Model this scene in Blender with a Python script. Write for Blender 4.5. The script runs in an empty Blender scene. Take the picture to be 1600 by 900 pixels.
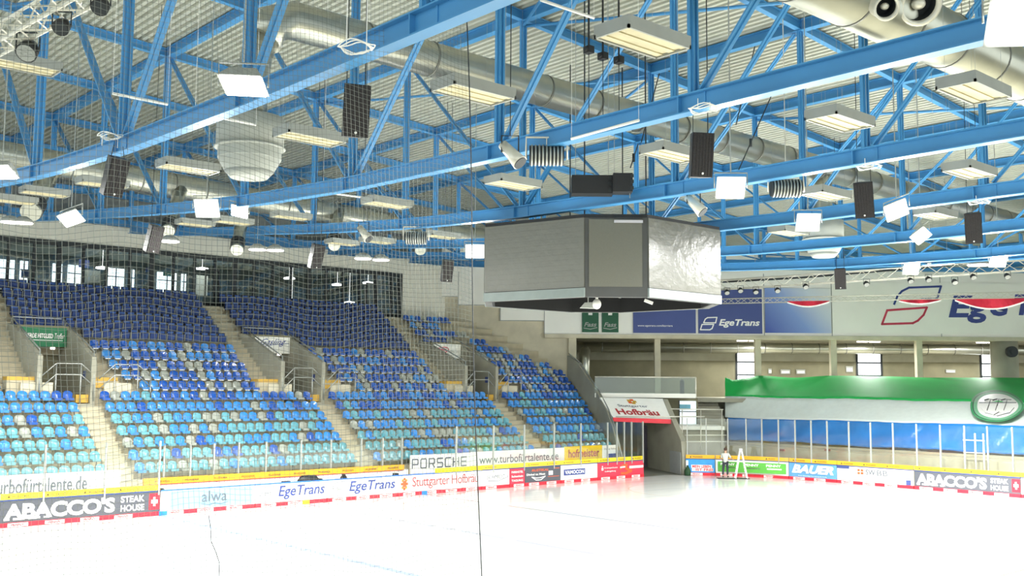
import bpy, bmesh, math, random
from mathutils import Vector, Matrix
random.seed(7)
SC = bpy.context.scene
COL = SC.collection

# ------------------------------------------------------------------ camera, world, lights, exposure
CAM = Vector((3.517, -14.682, 5.774)); YAW, PITCH, ROLL, FPX = 0.842, 0.095, 0.007, 1610.86
_f = Vector((math.cos(YAW)*math.cos(PITCH), math.sin(YAW)*math.cos(PITCH), math.sin(PITCH)))
_r = Vector((math.sin(YAW), -math.cos(YAW), 0)); _u = _r.cross(_f)
RX = _r*math.cos(ROLL)+_u*math.sin(ROLL); UX = -_r*math.sin(ROLL)+_u*math.cos(ROLL)
cd = bpy.data.cameras.new('camera'); cam = bpy.data.objects.new('camera', cd); COL.objects.link(cam)
cd.sensor_width = 36; cd.lens = FPX/1600*36; cd.clip_end = 600; cd.clip_start = 0.1
cam.matrix_world = Matrix(((RX.x, UX.x, -_f.x, CAM.x), (RX.y, UX.y, -_f.y, CAM.y), (RX.z, UX.z, -_f.z, CAM.z), (0, 0, 0, 1)))
SC.camera = cam
SC.view_settings.view_transform = 'Standard'; SC.view_settings.look = 'None'
SC.view_settings.exposure = 0.12; SC.view_settings.gamma = 1; SC.view_settings.use_curve_mapping = False
W = bpy.data.worlds.new('world'); SC.world = W; W.use_nodes = True
W.node_tree.nodes['Background'].inputs[0].default_value = (0.93, 1.0, 0.97, 1)
W.node_tree.nodes['Background'].inputs[1].default_value = 1.9
def area(name, loc, sx, sy, power, direc=(0, 0, -1), col=(1, 1, 0.96)):
    l = bpy.data.lights.new(name, 'AREA'); l.shape = 'RECTANGLE'; l.size = sx; l.size_y = sy; l.energy = power; l.color = col
    o = bpy.data.objects.new(name, l); COL.objects.link(o); o.location = loc
    o.rotation_euler = Vector(direc).to_track_quat('-Z', 'Y').to_euler()
    return o
LAMP_POWER = 1300

F2 = Vector((math.cos(YAW), math.sin(YAW), 0)); R2 = Vector((math.sin(YAW), -math.cos(YAW), 0))
def ray(x, y): return RX*((x-800)/FPX)+UX*(-(y-450)/FPX)+_f
def hit(x, y, ax, val):                     # where the sight line through a photo point meets a world plane
    d = ray(x, y); t = (val-CAM[ax])/d[ax]; return CAM+d*t
def hd(x, y, dist):                         # same for the plane of the corner wall, square to the building's diagonal
    d = ray(x, y); return CAM+d*(dist/d.dot(F2))
def V(l, d, z): p = CAM+R2*l+F2*d; return Vector((p.x, p.y, z))
def lof(x, d): return (x-800)/FPX*d

# ------------------------------------------------------------------ materials
MATS = {}
def mat(name, col, rough=0.6, metal=0.0, emit=0.0, var=0.06, scale=3.0, spec=0.5, alpha=None):
    if name in MATS: return MATS[name]
    m = bpy.data.materials.new(name); m.use_nodes = True; nt = m.node_tree; b = nt.nodes['Principled BSDF']
    c = [((v/255)/12.92 if v/255 <= 0.04045 else ((v/255+0.055)/1.055)**2.4) for v in col]
    b.inputs['Base Color'].default_value = (*c, 1); b.inputs['Roughness'].default_value = rough
    b.inputs['Metallic'].default_value = metal; b.inputs['Specular IOR Level'].default_value = spec
    if emit:
        b.inputs['Emission Color'].default_value = (*c, 1); b.inputs['Emission Strength'].default_value = emit
    elif var:
        tc = nt.nodes.new('ShaderNodeTexCoord'); n = nt.nodes.new('ShaderNodeTexNoise'); n.inputs['Scale'].default_value = scale
        n.inputs['Detail'].default_value = 4
        r = nt.nodes.new('ShaderNodeValToRGB')
        r.color_ramp.elements[0].position = 0.3; r.color_ramp.elements[1].position = 0.7
        r.color_ramp.elements[0].color = (*[v*(1-var) for v in c], 1); r.color_ramp.elements[1].color = (*[min(1, v*(1+var)) for v in c], 1)
        nt.links.new(tc.outputs['Object'], n.inputs['Vector']); nt.links.new(n.outputs['Fac'], r.inputs['Fac'])
        nt.links.new(r.outputs['Color'], b.inputs['Base Color'])
    MATS[name] = m; return m
def glassmat(name, tint, fac, rough=0.05):
    m = bpy.data.materials.new(name); m.use_nodes = True; nt = m.node_tree; nt.nodes.clear()
    o = nt.nodes.new('ShaderNodeOutputMaterial'); mx = nt.nodes.new('ShaderNodeMixShader'); t = nt.nodes.new('ShaderNodeBsdfTransparent')
    g = nt.nodes.new('ShaderNodeBsdfGlossy'); t.inputs[0].default_value = (*tint, 1); g.inputs['Roughness'].default_value = rough
    n = nt.nodes.new('ShaderNodeTexNoise'); n.inputs['Scale'].default_value = 0.6
    mp = nt.nodes.new('ShaderNodeMapRange'); mp.inputs['To Min'].default_value = fac*0.7; mp.inputs['To Max'].default_value = fac*1.3
    nt.links.new(n.outputs['Fac'], mp.inputs['Value']); nt.links.new(mp.outputs['Result'], mx.inputs[0])
    nt.links.new(t.outputs[0], mx.inputs[1]); nt.links.new(g.outputs[0], mx.inputs[2]); nt.links.new(mx.outputs[0], o.inputs[0])
    return m
M_blue = mat('blue_steel', (70, 142, 196), 0.42, var=0.05, scale=0.7)
M_deck = mat('roof_sheet', (186, 187, 174), 0.45, 0.1, var=0.05, scale=0.4)
M_conc = mat('concrete', (200, 192, 168), 0.85, var=0.12, scale=0.9)
M_conc2 = mat('concrete_grey', (158, 155, 138), 0.85, var=0.12, scale=0.7)
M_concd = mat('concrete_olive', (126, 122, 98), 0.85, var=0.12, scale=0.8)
M_step = mat('step_concrete', (184, 174, 148), 0.85, var=0.1, scale=1.5)
M_yel = mat('yellow_paint', (200, 158, 60), 0.6)
M_white = mat('white_panel', (242, 240, 230), 0.5, var=0.03, scale=0.4)
M_wall = mat('pale_wall', (224, 221, 207), 0.7, var=0.03, scale=0.4)
M_dark = mat('dark_frame', (40, 45, 48), 0.6)
M_black = mat('black_plastic', (30, 30, 32), 0.5)
M_cloth = mat('speaker_cloth', (52, 48, 48), 0.8, scale=30, var=0.3)
M_galv = mat('galvanised_sheet', (178, 178, 166), 0.30, 0.92, var=0.08, scale=1.2)
M_galvd = mat('duct_seam', (120, 120, 114), 0.5, 0.6)
M_steel = mat('steel_rail', (176, 178, 172), 0.35, 0.6)
M_alu = mat('aluminium', (226, 222, 208), 0.35, 0.35)
M_fab = mat('diffuser_white', (176, 178, 170), 0.7, var=0.03)
M_panelgrey = mat('heater_housing', (160, 162, 156), 0.5)
M_cream = mat('heater_face', (206, 196, 160), 0.55, var=0.12, scale=2.2)
M_lamp = mat('lamp_glass', (255, 255, 250), 0.3, emit=16.0)
M_lampsoft = mat('downlight_glass', (255, 244, 240), 0.3, emit=5.0)
M_day = mat('daylight_window', (245, 250, 255), 0.3, emit=2.2)
M_glass = glassmat('rink_glass', (0.97, 0.99, 0.98), 0.05)
M_lglass = glassmat('lounge_glass', (0.80, 0.86, 0.86), 0.09, 0.03)
M_post = mat('post_white', (168, 170, 163), 0.4, 0.1)
M_red = mat('kick_red', (226, 40, 58), 0.4)
M_tw = mat('print_white', (245, 243, 238), 0.45, var=0.02)

# ------------------------------------------------------------------ mesh helpers
class MB:
    def __init__(s): s.v = []; s.f = []; s.mi = []; s.sm = []; s.mats = []
    def mslot(s, m):
        if m is None: return 0
        if m not in s.mats: s.mats.append(m)
        return s.mats.index(m)
    def add(s, vs, fs, m=None, smooth=False):
        b = len(s.v); s.v += [Vector(v) for v in vs]; k = s.mslot(m)
        for f in fs: s.f.append([b+i for i in f]); s.mi.append(k); s.sm.append(smooth)
    def hexa(s, c, m=None):                 # eight corners, bottom ring then top ring
        s.add(c, [(3, 2, 1, 0), (4, 5, 6, 7), (0, 1, 5, 4), (1, 2, 6, 5), (2, 3, 7, 6), (3, 0, 4, 7)], m)
    def box(s, a, b, m=None):
        x0, y0, z0 = a; x1, y1, z1 = b
        s.hexa([(x0, y0, z0), (x1, y0, z0), (x1, y1, z0), (x0, y1, z0), (x0, y0, z1), (x1, y0, z1), (x1, y1, z1), (x0, y1, z1)], m)
    def obox(s, o, u, v, w, m=None):        # oriented box from corner o with edge vectors
        o, u, v, w = map(Vector, (o, u, v, w))
        s.hexa([o, o+u, o+u+v, o+v, o+w, o+u+w, o+u+v+w, o+v+w], m)
    def beam(s, p, q, wd, ht, m=None, up=(0, 0, 1)):
        p, q, up = Vector(p), Vector(q), Vector(up); d = (q-p).normalized(); sd = d.cross(up)
        if sd.length < 1e-3: sd = d.cross(Vector((1, 0, 0)))
        sd.normalize(); u2 = sd.cross(d); a = sd*wd/2; b = u2*ht/2
        s.hexa([p-a-b, p+a-b, p+a+b, p-a+b, q-a-b, q+a-b, q+a+b, q-a+b], m)
    def ibeam(s, p, q, wd, ht, m=None):
        t = 0.03; z = Vector((0, 0, 1)); p, q = Vector(p), Vector(q)
        s.beam(p-z*(ht/2-t/2), q-z*(ht/2-t/2), wd, t, m); s.beam(p+z*(ht/2-t/2), q+z*(ht/2-t/2), wd, t, m)
        s.beam(p, q, 0.05, ht-2*t, m)
    def tube(s, pts, r, n=8, m=None, cap=True, rs=None):
        pts = [Vector(p) for p in pts]; rings = []; base = len(s.v); k = s.mslot(m)
        prev = None; pd = None
        for i, p in enumerate(pts):
            a = pts[max(i-1, 0)]; b = pts[min(i+1, len(pts)-1)]; d = (b-a).normalized()
            if pd is not None and d.dot(pd) < 0: d = -d
            pd = d
            if prev is None:
                x = d.cross(Vector((0, 0, 1)));
                if x.length < 1e-3: x = Vector((1, 0, 0))
            else: x = prev-d*prev.dot(d)
            x.normalize(); prev = x; y = d.cross(x); rr = rs[i] if rs else r
            for j in range(n):
                t = 2*math.pi*j/n; s.v.append(p+x*(math.cos(t)*rr)+y*(math.sin(t)*rr))
        for i in range(len(pts)-1):
            for j in range(n):
                a = base+i*n+j; b = base+i*n+(j+1) % n
                s.f.append([a, b, b+n, a+n]); s.mi.append(k); s.sm.append(n > 5)
        if cap and n > 2:
            s.f.append([base+j for j in range(n)][::-1]); s.mi.append(k); s.sm.append(False)
            e = base+(len(pts)-1)*n; s.f.append([e+j for j in range(n)]); s.mi.append(k); s.sm.append(False)
    def prism(s, poly, off, m=None):        # planar polygon extruded by vector
        off = Vector(off); n = len(poly); a = [Vector(p) for p in poly]; b = [p+off for p in a]
        s.add(a+b, [list(range(n))[::-1], [n+i for i in range(n)]]+[[i, (i+1) % n, n+(i+1) % n, n+i] for i in range(n)], m)
    def sphere(s, c, r, m=None, n=10, sc=(1, 1, 1)):
        vs = []; fs = []
        for i in range(n+1):
            th = math.pi*i/n
            for j in range(n*2):
                ph = math.pi*j/n; vs.append(Vector(c)+Vector((r*sc[0]*math.sin(th)*math.cos(ph), r*sc[1]*math.sin(th)*math.sin(ph), r*sc[2]*math.cos(th))))
        for i in range(n):
            for j in range(n*2):
                a = i*2*n+j; b = i*2*n+(j+1) % (2*n); fs.append((a, b, b+2*n, a+2*n))
        s.add(vs, fs, m, True)
    def build(s, name, m, parent=None, kind=None, label=None, smooth=None):
        me = bpy.data.meshes.new(name)
        o_ = parent_loc(parent); me.from_pydata([tuple(v-o_) for v in s.v], [], s.f)
        if s.mats:
            for q in s.mats: me.materials.append(q)
            me.polygons.foreach_set('material_index', s.mi)
        else: me.materials.append(m)
        me.polygons.foreach_set('use_smooth', [bool(x) if smooth is None else smooth for x in s.sm]); me.update()
        o = bpy.data.objects.new(name, me); COL.objects.link(o)
        if parent: o.parent = parent
        if kind: o['kind'] = kind
        if label: o['label'] = label
        return o
ORG = {}
def parent_loc(p):
    v = Vector((0, 0, 0))
    while p is not None: v = v+Vector(p.location); p = p.parent
    return v
def tag(o, label, cat, group=None):
    o['label'] = label; o['category'] = cat
    if group: o['group'] = group
    return o
def thing(name, label, cat, loc, group=None, rz=0):
    o = bpy.data.objects.new(name, None); COL.objects.link(o); o.location = loc; o.rotation_euler = (0, 0, rz); o.empty_display_size = 0.2
    return tag(o, label, cat, group)
def clone(r, loc, rz, label, group):
    c = r.copy(); COL.objects.link(c); c.location = loc; c.rotation_euler = (0, 0, rz); c['label'] = label; c['group'] = group
    for ch in r.children:
        d = ch.copy(); COL.objects.link(d); d.parent = c
        for g in ch.children:
            e = g.copy(); COL.objects.link(e); e.parent = d
    return c
TXT = {}
def textmesh(s, bold=0.0, shear=0.0, space=1.0):
    key = (s, bold, shear, space)
    if key in TXT: return TXT[key]
    cu = bpy.data.curves.new('txt', 'FONT'); cu.body = s; cu.size = 1; cu.offset = bold; cu.shear = shear; cu.space_character = space; cu.resolution_u = 3
    ob = bpy.data.objects.new('txt', cu); COL.objects.link(ob)
    dg = bpy.context.evaluated_depsgraph_get(); me = bpy.data.meshes.new_from_object(ob.evaluated_get(dg))
    vs = [v.co.copy() for v in me.vertices]; fs = [list(p.vertices) for p in me.polygons]
    bpy.data.objects.remove(ob); bpy.data.curves.remove(cu); bpy.data.meshes.remove(me)
    x0 = min(v.x for v in vs); x1 = max(v.x for v in vs); y0 = min(v.y for v in vs); y1 = max(v.y for v in vs)
    vs = [((v.x-x0)/(x1-x0), (v.y-y0)/(y1-y0)) for v in vs]
    TXT[key] = (vs, fs); return TXT[key]
def put_text(mb, s, o, u, v, nrm, m, bold=0.0, shear=0.0, space=1.0, off=0.012):
    """lettering filling the parallelogram o + u*[0..1] + v*[0..1], lifted off the face along nrm"""
    vs, fs = textmesh(s, bold, shear, space); o, u, v, n = Vector(o), Vector(u), Vector(v), Vector(nrm).normalized()
    mb.add([o+u*a+v*b+n*off for a, b in vs], fs, m)
def smoothpath(mb, pts, w, o, u, v, nrm, m, closed=False, off=0.012):
    """flat stroked line given in unit coordinates of a panel"""
    P = [Vector(o)+Vector(u)*a+Vector(v)*b+Vector(nrm).normalized()*off for a, b in pts]
    if closed: P.append(P[0])
    for i, (a, b) in enumerate(zip(P, P[1:])):
        e = Vector(nrm).normalized()*(.0012*i); a = a+e; b = b+e; d = (b-a).normalized(); sd = d.cross(Vector(nrm).normalized())*w/2
        mb.add([a-sd-d*w*.3, b-sd+d*w*.3, b+sd+d*w*.3, a+sd-d*w*.3], [(0, 1, 2, 3)], m)

# ------------------------------------------------------------------ ice and ground
def ice_material():
    m = bpy.data.materials.new('ice'); m.use_nodes = True; nt = m.node_tree; b = nt.nodes['Principled BSDF']
    tc = nt.nodes.new('ShaderNodeTexCoord'); sp = nt.nodes.new('ShaderNodeSeparateXYZ'); nt.links.new(tc.outputs['Object'], sp.inputs[0])
    def node(t, **k):
        n = nt.nodes.new('ShaderNodeMath'); n.operation = t
        for i, v in k.items():
            if hasattr(v, 'links'): nt.links.new(v, n.inputs[int(i[1])])
            else: n.inputs[int(i[1])].default_value = v
        return n.outputs[0]
    noise = nt.nodes.new('ShaderNodeTexNoise'); noise.inputs['Scale'].default_value = 0.25; noise.inputs['Detail'].default_value = 5
    nt.links.new(tc.outputs['Object'], noise.inputs['Vector'])
    mp = nt.nodes.new('ShaderNodeMapping'); mp.inputs['Scale'].default_value = (0.25, 3.0, 1); mp.inputs['Rotation'].default_value = (0, 0, 0.4)
    nt.links.new(tc.outputs['Object'], mp.inputs[0]); n2 = nt.nodes.new('ShaderNodeTexNoise'); n2.inputs['Scale'].default_value = 0.8; n2.inputs['Detail'].default_value = 6
    nt.links.new(mp.outputs[0], n2.inputs['Vector'])
    cr = nt.nodes.new('ShaderNodeValToRGB'); cr.color_ramp.elements[0].position = 0.34; cr.color_ramp.elements[1].position = 0.46
    cr.color_ramp.elements[0].color = (0.60, 0.62, 0.61, 1); cr.color_ramp.elements[1].color = (0.68, 0.69, 0.66, 1)
    nt.links.new(n2.outputs['Fac'], cr.inputs[0]); cur = cr.outputs[0]
    X, Y = sp.outputs[0], sp.outputs[1]
    def mix(fac, col):
        nonlocal cur
        x = nt.nodes.new('ShaderNodeMix'); x.data_type = 'RGBA'; nt.links.new(fac, x.inputs[0]); nt.links.new(cur, x.inputs[6]); x.inputs[7].default_value = (*col, 1); cur = x.outputs[2]
    for xc, hw, col in ((22.77, .15, (.30, .36, .50)), (37.23, .15, (.30, .32, .36)), (30.0, .15, (.31, .31, .35)), (57.3, .05, (.9, .72, .68))):
        d = node('ABSOLUTE', i0=node('SUBTRACT', i0=X, i1=xc)); mix(node('LESS_THAN', i0=d, i1=hw), col)
    for cx, cy, r, col in ((51.3, 8, 4.5, (.62, .46, .34)), (51.3, 22, 4.5, (.66, .58, .5)), (30, 15, 4.5, (.80, .83, .88)), (9, 22, 4.5, (.62, .46, .34))):
        dx = node('SUBTRACT', i0=X, i1=cx); dy = node('SUBTRACT', i0=Y, i1=cy)
        d = node('SQRT', i0=node('ADD', i0=node('MULTIPLY', i0=dx, i1=dx), i1=node('MULTIPLY', i0=dy, i1=dy)))
        mix(node('LESS_THAN', i0=node('ABSOLUTE', i0=node('SUBTRACT', i0=d, i1=r)), i1=.05), col)
        mix(node('LESS_THAN', i0=d, i1=.3), col)
    nt.links.new(cur, b.inputs['Base Color']); b.inputs['Roughness'].default_value = 0.14; b.inputs['Specular IOR Level'].default_value = 0.35
    return m
M_ice = ice_material()
mb = MB(); pts = [(-1, 0, 0), (53, 0, 0)]
for i in range(9):
    a = -math.pi/2+math.pi/2*i/8; pts.append((53.3+8*math.cos(a), 8+8*math.sin(a), 0))
pts += [(61.3, 22, 0), (61.1, 23.5, 0), (60.5, 25.6, 0), (59.6, 27.4, 0), (58.2, 29.1, 0), (57.2, 30, 0), (-1, 30, 0)]
mb.prism([(x, y, -0.15) for x, y, z in pts], (0, 0, 0.15)); mb.build('floor', M_ice, kind='structure')
mb = MB(); mb.box((-30, -40, -0.5), (120, 70, -0.16)); mb.build('floor_ground', M_conc2, kind='structure')

# ------------------------------------------------------------------ walls
zk = lambda k: 1.68+.55*k
fz = lambda k: zk(k)-.36
BY = 48.2
mb = MB(); mb.box((10, BY, 14.12), (53.5, BY+.4, 15.35)); mb.build('wall_left', M_wall, kind='structure')
mb = MB(); mb.box((48.5, BY+.02, 9.3), (53.6, BY+.4, 14.12)); mb.build('wall_left_concrete', M_wall, kind='structure')
mb = MB(); mb.box((8, BY+1.2, 15.3), (60, BY+1.5, 20.6)); mb.build('wall_left_upper', mat('wall_sheet_grey', (120, 126, 128), 0.6), kind='structure')
D0 = 79.5
def vslab(mb, x0, x1, z0, z1, d0, d1, m=None):
    a, b = lof(x0, D0), lof(x1, D0)
    mb.hexa([V(a, d0, z0), V(b, d0, z0), V(b, d1, z0), V(a, d1, z0), V(a, d0, z1), V(b, d0, z1), V(b, d1, z1), V(a, d1, z1)], m)
pz = lambda y: hd(1000, y, D0).z
mb = MB()
steps = [(690, 716, 466), (716, 782, 479), (782, 851, 503), (851, 1760, 523)]
for x0, x1, yb in steps: vslab(mb, x0, x1, pz(yb), 16.6, D0, D0+.3)
mb.build('wall_corner_cladding', M_white, kind='structure')
mb = MB(); vslab(mb, 600, 897, 4.0, pz(460), D0+.2, D0+.7); vslab(mb, 889, 901, 4.0, pz(529), D0-.05, D0+.6); mb.build('wall_corner_concrete', M_conc, kind='structure')
mb = MB(); vslab(mb, 640, 1760, 16.6, 20.5, D0+.3, D0+.6); mb.build('wall_corner_upper', mat('wall_sheet_grey', (120, 126, 128)), kind='structure')
mb = MB()                                   # joints of the cladding and the lintel edge
for x in (716, 782, 851, 1195, 1301, 1472): vslab(mb, x-.6, x+.6, pz(503 if x < 800 else 523), 14.6, D0-.03, D0)
for y in (466, 479): vslab(mb, 690 if y == 466 else 716, 716 if y == 466 else 782, pz(y), pz(y)+.06, D0-.04, D0)
vslab(mb, 782, 851, pz(503), pz(503)+.06, D0-.04, D0)
mb.build('trim_1', M_panelgrey, kind='structure')
mb = MB(); vslab(mb, 851, 1760, pz(529), pz(523), D0-.25, D0+.4); mb.build('trim_2', M_conc, kind='structure')
# gallery: floor slab, back wall, ceiling
DG = 88.0
mb = MB(); vslab(mb, 905, 1800, 4.7, 5.0, D0-2.5, DG); vslab(mb, 905, 1800, 0, 4.7, D0+.5, D0+.8); mb.build('floor_gallery', M_conc2, kind='structure')
mb = MB(); vslab(mb, 880, 1800, 5.0, 8.05, DG, DG+.4, M_concd); vslab(mb, 880, 1800, 8.05, 9.7, DG-.25, DG+.4, M_conc2); vslab(mb, 880, 890, 5, 9.7, D0+.5, DG, M_conc2)
mb.build('wall_gallery', M_concd, kind='structure')
mb = MB(); vslab(mb, 851, 1800, 9.66, 9.9, D0+.3, DG+.4); mb.build('ceiling_gallery', M_conc2, kind='structure')
def post_at(name, x0, x1, d, z0, z1, m, label, cat, group=None, depth=.5, rnd=False):
    mb = MB(); a, b = lof(x0, d), lof(x1, d)
    if rnd:
        c = V((a+b)/2, d+(b-a)/2, 0); mb.tube([(c.x, c.y, z0), (c.x, c.y, z1)], (b-a)/2, 24)
    else: mb.hexa([V(a, d, z0), V(b, d, z0), V(b, d+depth, z0), V(a, d+depth, z0), V(a, d, z1), V(b, d, z1), V(b, d+depth, z1), V(a, d+depth, z1)])
    return tag(mb.build(name, m), label, cat, group)
for x, l in ((1028, 'slim concrete gallery column behind the glass balcony above the gate'), (1185, 'slim gallery column beside the left bright window'),
             (1303, 'slim gallery column between two bare grey wall bays'), (1437, 'slim gallery column left of the wide round pillar')):
    post_at('gallery_column', x-4.5, x+4.5, D0+.3, 5.0, 9.66, M_conc, l, 'column', 'gallery columns')
post_at('round_pillar', 1558, 1599, D0-.2, 4.0, pz(526), M_conc2, 'wide grey concrete pillar at the right edge of the gallery', 'pillar', rnd=True)
mb = MB(); c = V(lof(1577, D0-.2), D0-.75, pz(546)); mb.tube([c, c-F2*-.35], .42, 16); mb.tube([c-F2*.05, c], .2, 12)
tag(mb.build('wall_speaker', M_dark), 'small round dark device on the wide gallery pillar', 'speaker')
# long duct under the gallery ceiling
t = thing('gallery_duct', 'long silver duct under the gallery ceiling above the bright windows', 'duct', V(lof(1200, 86), 86, 9.1))
mb = MB(); mb.tube([V(lof(902, 86), 85.5, 9.05), V(lof(1800, 86), 85.5, 9.05)], .42, 20); mb.build('duct_pipe', M_galv, t)
for x in range(940, 1780, 42): mb = MB(); mb.tube([V(lof(x, 86)-.04, 85.5, 9.05), V(lof(x, 86)+.04, 85.5, 9.05)], .435, 20); mb.build('duct_seam', M_galvd, t)
t = thing('vertical_duct', 'short upright silver duct with an elbow beside the sloping stand wall', 'duct', V(lof(911, 80), 80, 5))
mb = MB(); mb.tube([V(lof(915, 80), 80.9, 5.1), V(lof(915, 80), 80.9, 7.9), V(lof(915, 80), 81.1, 8.4), V(lof(918, 80), 82.2, 8.6)], .42, 16); mb.build('duct_pipe', M_galv, t)
# bright windows of the gallery
wn = 1
for x0, x1 in ((1151, 1181), (1339, 1377), (1532, 1558)):
    dd = DG-.3; a, b = lof(x0, dd), lof(x1, dd); z0, z1 = 5.6, hd(1200, 551, dd).z
    mb = MB()
    mb.hexa([V(a, dd, z0), V(b, dd, z0), V(b, dd+.1, z0), V(a, dd+.1, z0), V(a, dd, z1), V(b, dd, z1), V(b, dd+.1, z1), V(a, dd+.1, z1)], M_day)
    for zz in (hd(1200, 566, dd).z, hd(1200, 586, dd).z): mb.hexa([V(a, dd-.06, zz-.06), V(b, dd-.06, zz-.06), V(b, dd, zz-.06), V(a, dd, zz-.06), V(a, dd-.06, zz+.06), V(b, dd-.06, zz+.06), V(b, dd, zz+.06), V(a, dd, zz+.06)], M_dark)
    for q in (a, b): mb.obox(V(q-.1, dd-.06, z0), R2*.16, F2*.1, (0, 0, z1-z0), M_dark)
    mb.build('window_%d' % wn, M_day, kind='structure'); wn += 1
# small things on the gallery back wall
for x, y, w, h, l in ((1227, 581, 15, 7, 'small white picture on the gallery back wall, left of the pair'), (1251, 581, 14, 7, 'small grey picture on the gallery back wall, right of the pair'),
                      (1203, 580, 5, 8, 'narrow pale notice on the gallery wall beside the slim column'), (1327, 577, 11, 9, 'pale notice on the wall left of the middle bright window'), (1485, 580, 15, 5, 'small light fitting low on the gallery wall near the wide pillar')):
    c = hd(x, y, DG-.05); mb = MB(); ww = w*DG/FPX; hh = h*DG/FPX
    mb.obox(c-R2*ww/2-Vector((0, 0, hh/2))-F2*.06, R2*ww, F2*.06, (0, 0, hh), M_panelgrey); mb.obox(c-R2*ww*.4-Vector((0, 0, hh*.3))-F2*.08, R2*ww*.8, F2*.02, (0, 0, hh*.5), M_white)
    tag(mb.build('wall_picture', M_white), l, 'picture')
for x, y, l in ((1358, 532, 'strip light on the gallery ceiling above the middle bright window'), (1170, 532, 'strip light on the gallery ceiling above the left bright window'), (1545, 530, 'strip light on the gallery ceiling above the right bright window'),):
    c = hd(x, y, 83); c.z = min(c.z, 9.5); mb = MB()
    mb.obox(c-R2*.9, R2*.8, F2*.3, (0, 0, .08), M_lampsoft); mb.obox(c+R2*.1, R2*.8, F2*.3, (0, 0, .08), M_lampsoft); mb.obox(c-R2*.95+Vector((0, 0, .08)), R2*1.9, F2*.35, (0, 0, .05), M_white)
    o = tag(mb.build('strip_light', M_lampsoft), l, 'light'); a = area('strip_beam', c-Vector((0, 0, .1)), 1.6, .3, 900)

# ------------------------------------------------------------------ roof deck, trusses, purlins
def zt(X): return 19.5-.065*(X-20.7)
NY = [-15.0, -7.9, -1.2, 5.1, 12.0, 19.05, 26.2, 33.2, 40.3, 47.2]
PROF = [(-30, 11.9), (-8, 11.75), (5, 11.75), (12, 11.9), (18.2, 12.2), (24.5, 12.7), (32, 13.4), (42, 14.4), (48.2, 15.2)]
def zl(X, Y):
    for (a, za), (b, zb) in zip(PROF, PROF[1:]):
        if a <= Y <= b: z = za+(zb-za)*(Y-a)/(b-a); break
    else: z = 15.2 if Y > 40 else 11.9
    return z+.012*max(0, 30-X)/2+max(0, X-50)*.11
mb = MB(); x = -12.0; prof = []
while x < 104: prof += [(x, 0), (x+.13, .0), (x+.16, .12), (x+.27, .12)]; x += .30
for (xa, za), (xb, zb) in zip(prof, prof[1:]):
    A = zt(xa)+.22+za; B = zt(xb)+.22+zb; mb.add([(xa, -40, A), (xb, -40, B), (xb, 50, B), (xa, 50, A)], [(0, 1, 2, 3)])
deck = mb.build('ceiling', M_deck, kind='structure')
mb = MB(); mb.hexa([(-12, -40, zt(-12)+.48), (104, -40, zt(104)+.48), (104, 50, zt(104)+.48), (-12, 50, zt(-12)+.48), (-12, -40, zt(-12)+.6), (104, -40, zt(104)+.6), (104, 50, zt(104)+.6), (-12, 50, zt(-12)+.6)])
mb.build('ceiling_insulation', M_panelgrey, kind='structure')
def depth_of(X, Y): return (Vector((X, Y, 0))-CAM).dot(F2)
def ymax(X): return min(BY-.4, CAM.y+(D0-.6-(X-CAM.x)*F2.x)/F2.y)
TX = [6.5, 13.6, 20.7, 27.8, 34.8, 41.9, 49.0, 56.1, 63.2, 70.3, 77.4, 84.5]
TL = ['nearest blue roof truss, mostly above the picture', 'big near blue roof truss crossing the upper left and leaving at the top', 'second long blue roof truss from the lower left up to the right edge',
      'blue roof truss passing just in front of the video cube', 'blue roof truss just behind the video cube', 'blue roof truss two bays behind the video cube', 'blue roof truss three bays behind the video cube',
      'blue roof truss four bays behind the video cube', 'distant blue roof truss low over the far ice end', 'distant blue roof truss in front of the gallery banners', 'far blue roof truss close to the banner wall', 'farthest blue roof truss at the right edge']
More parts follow.
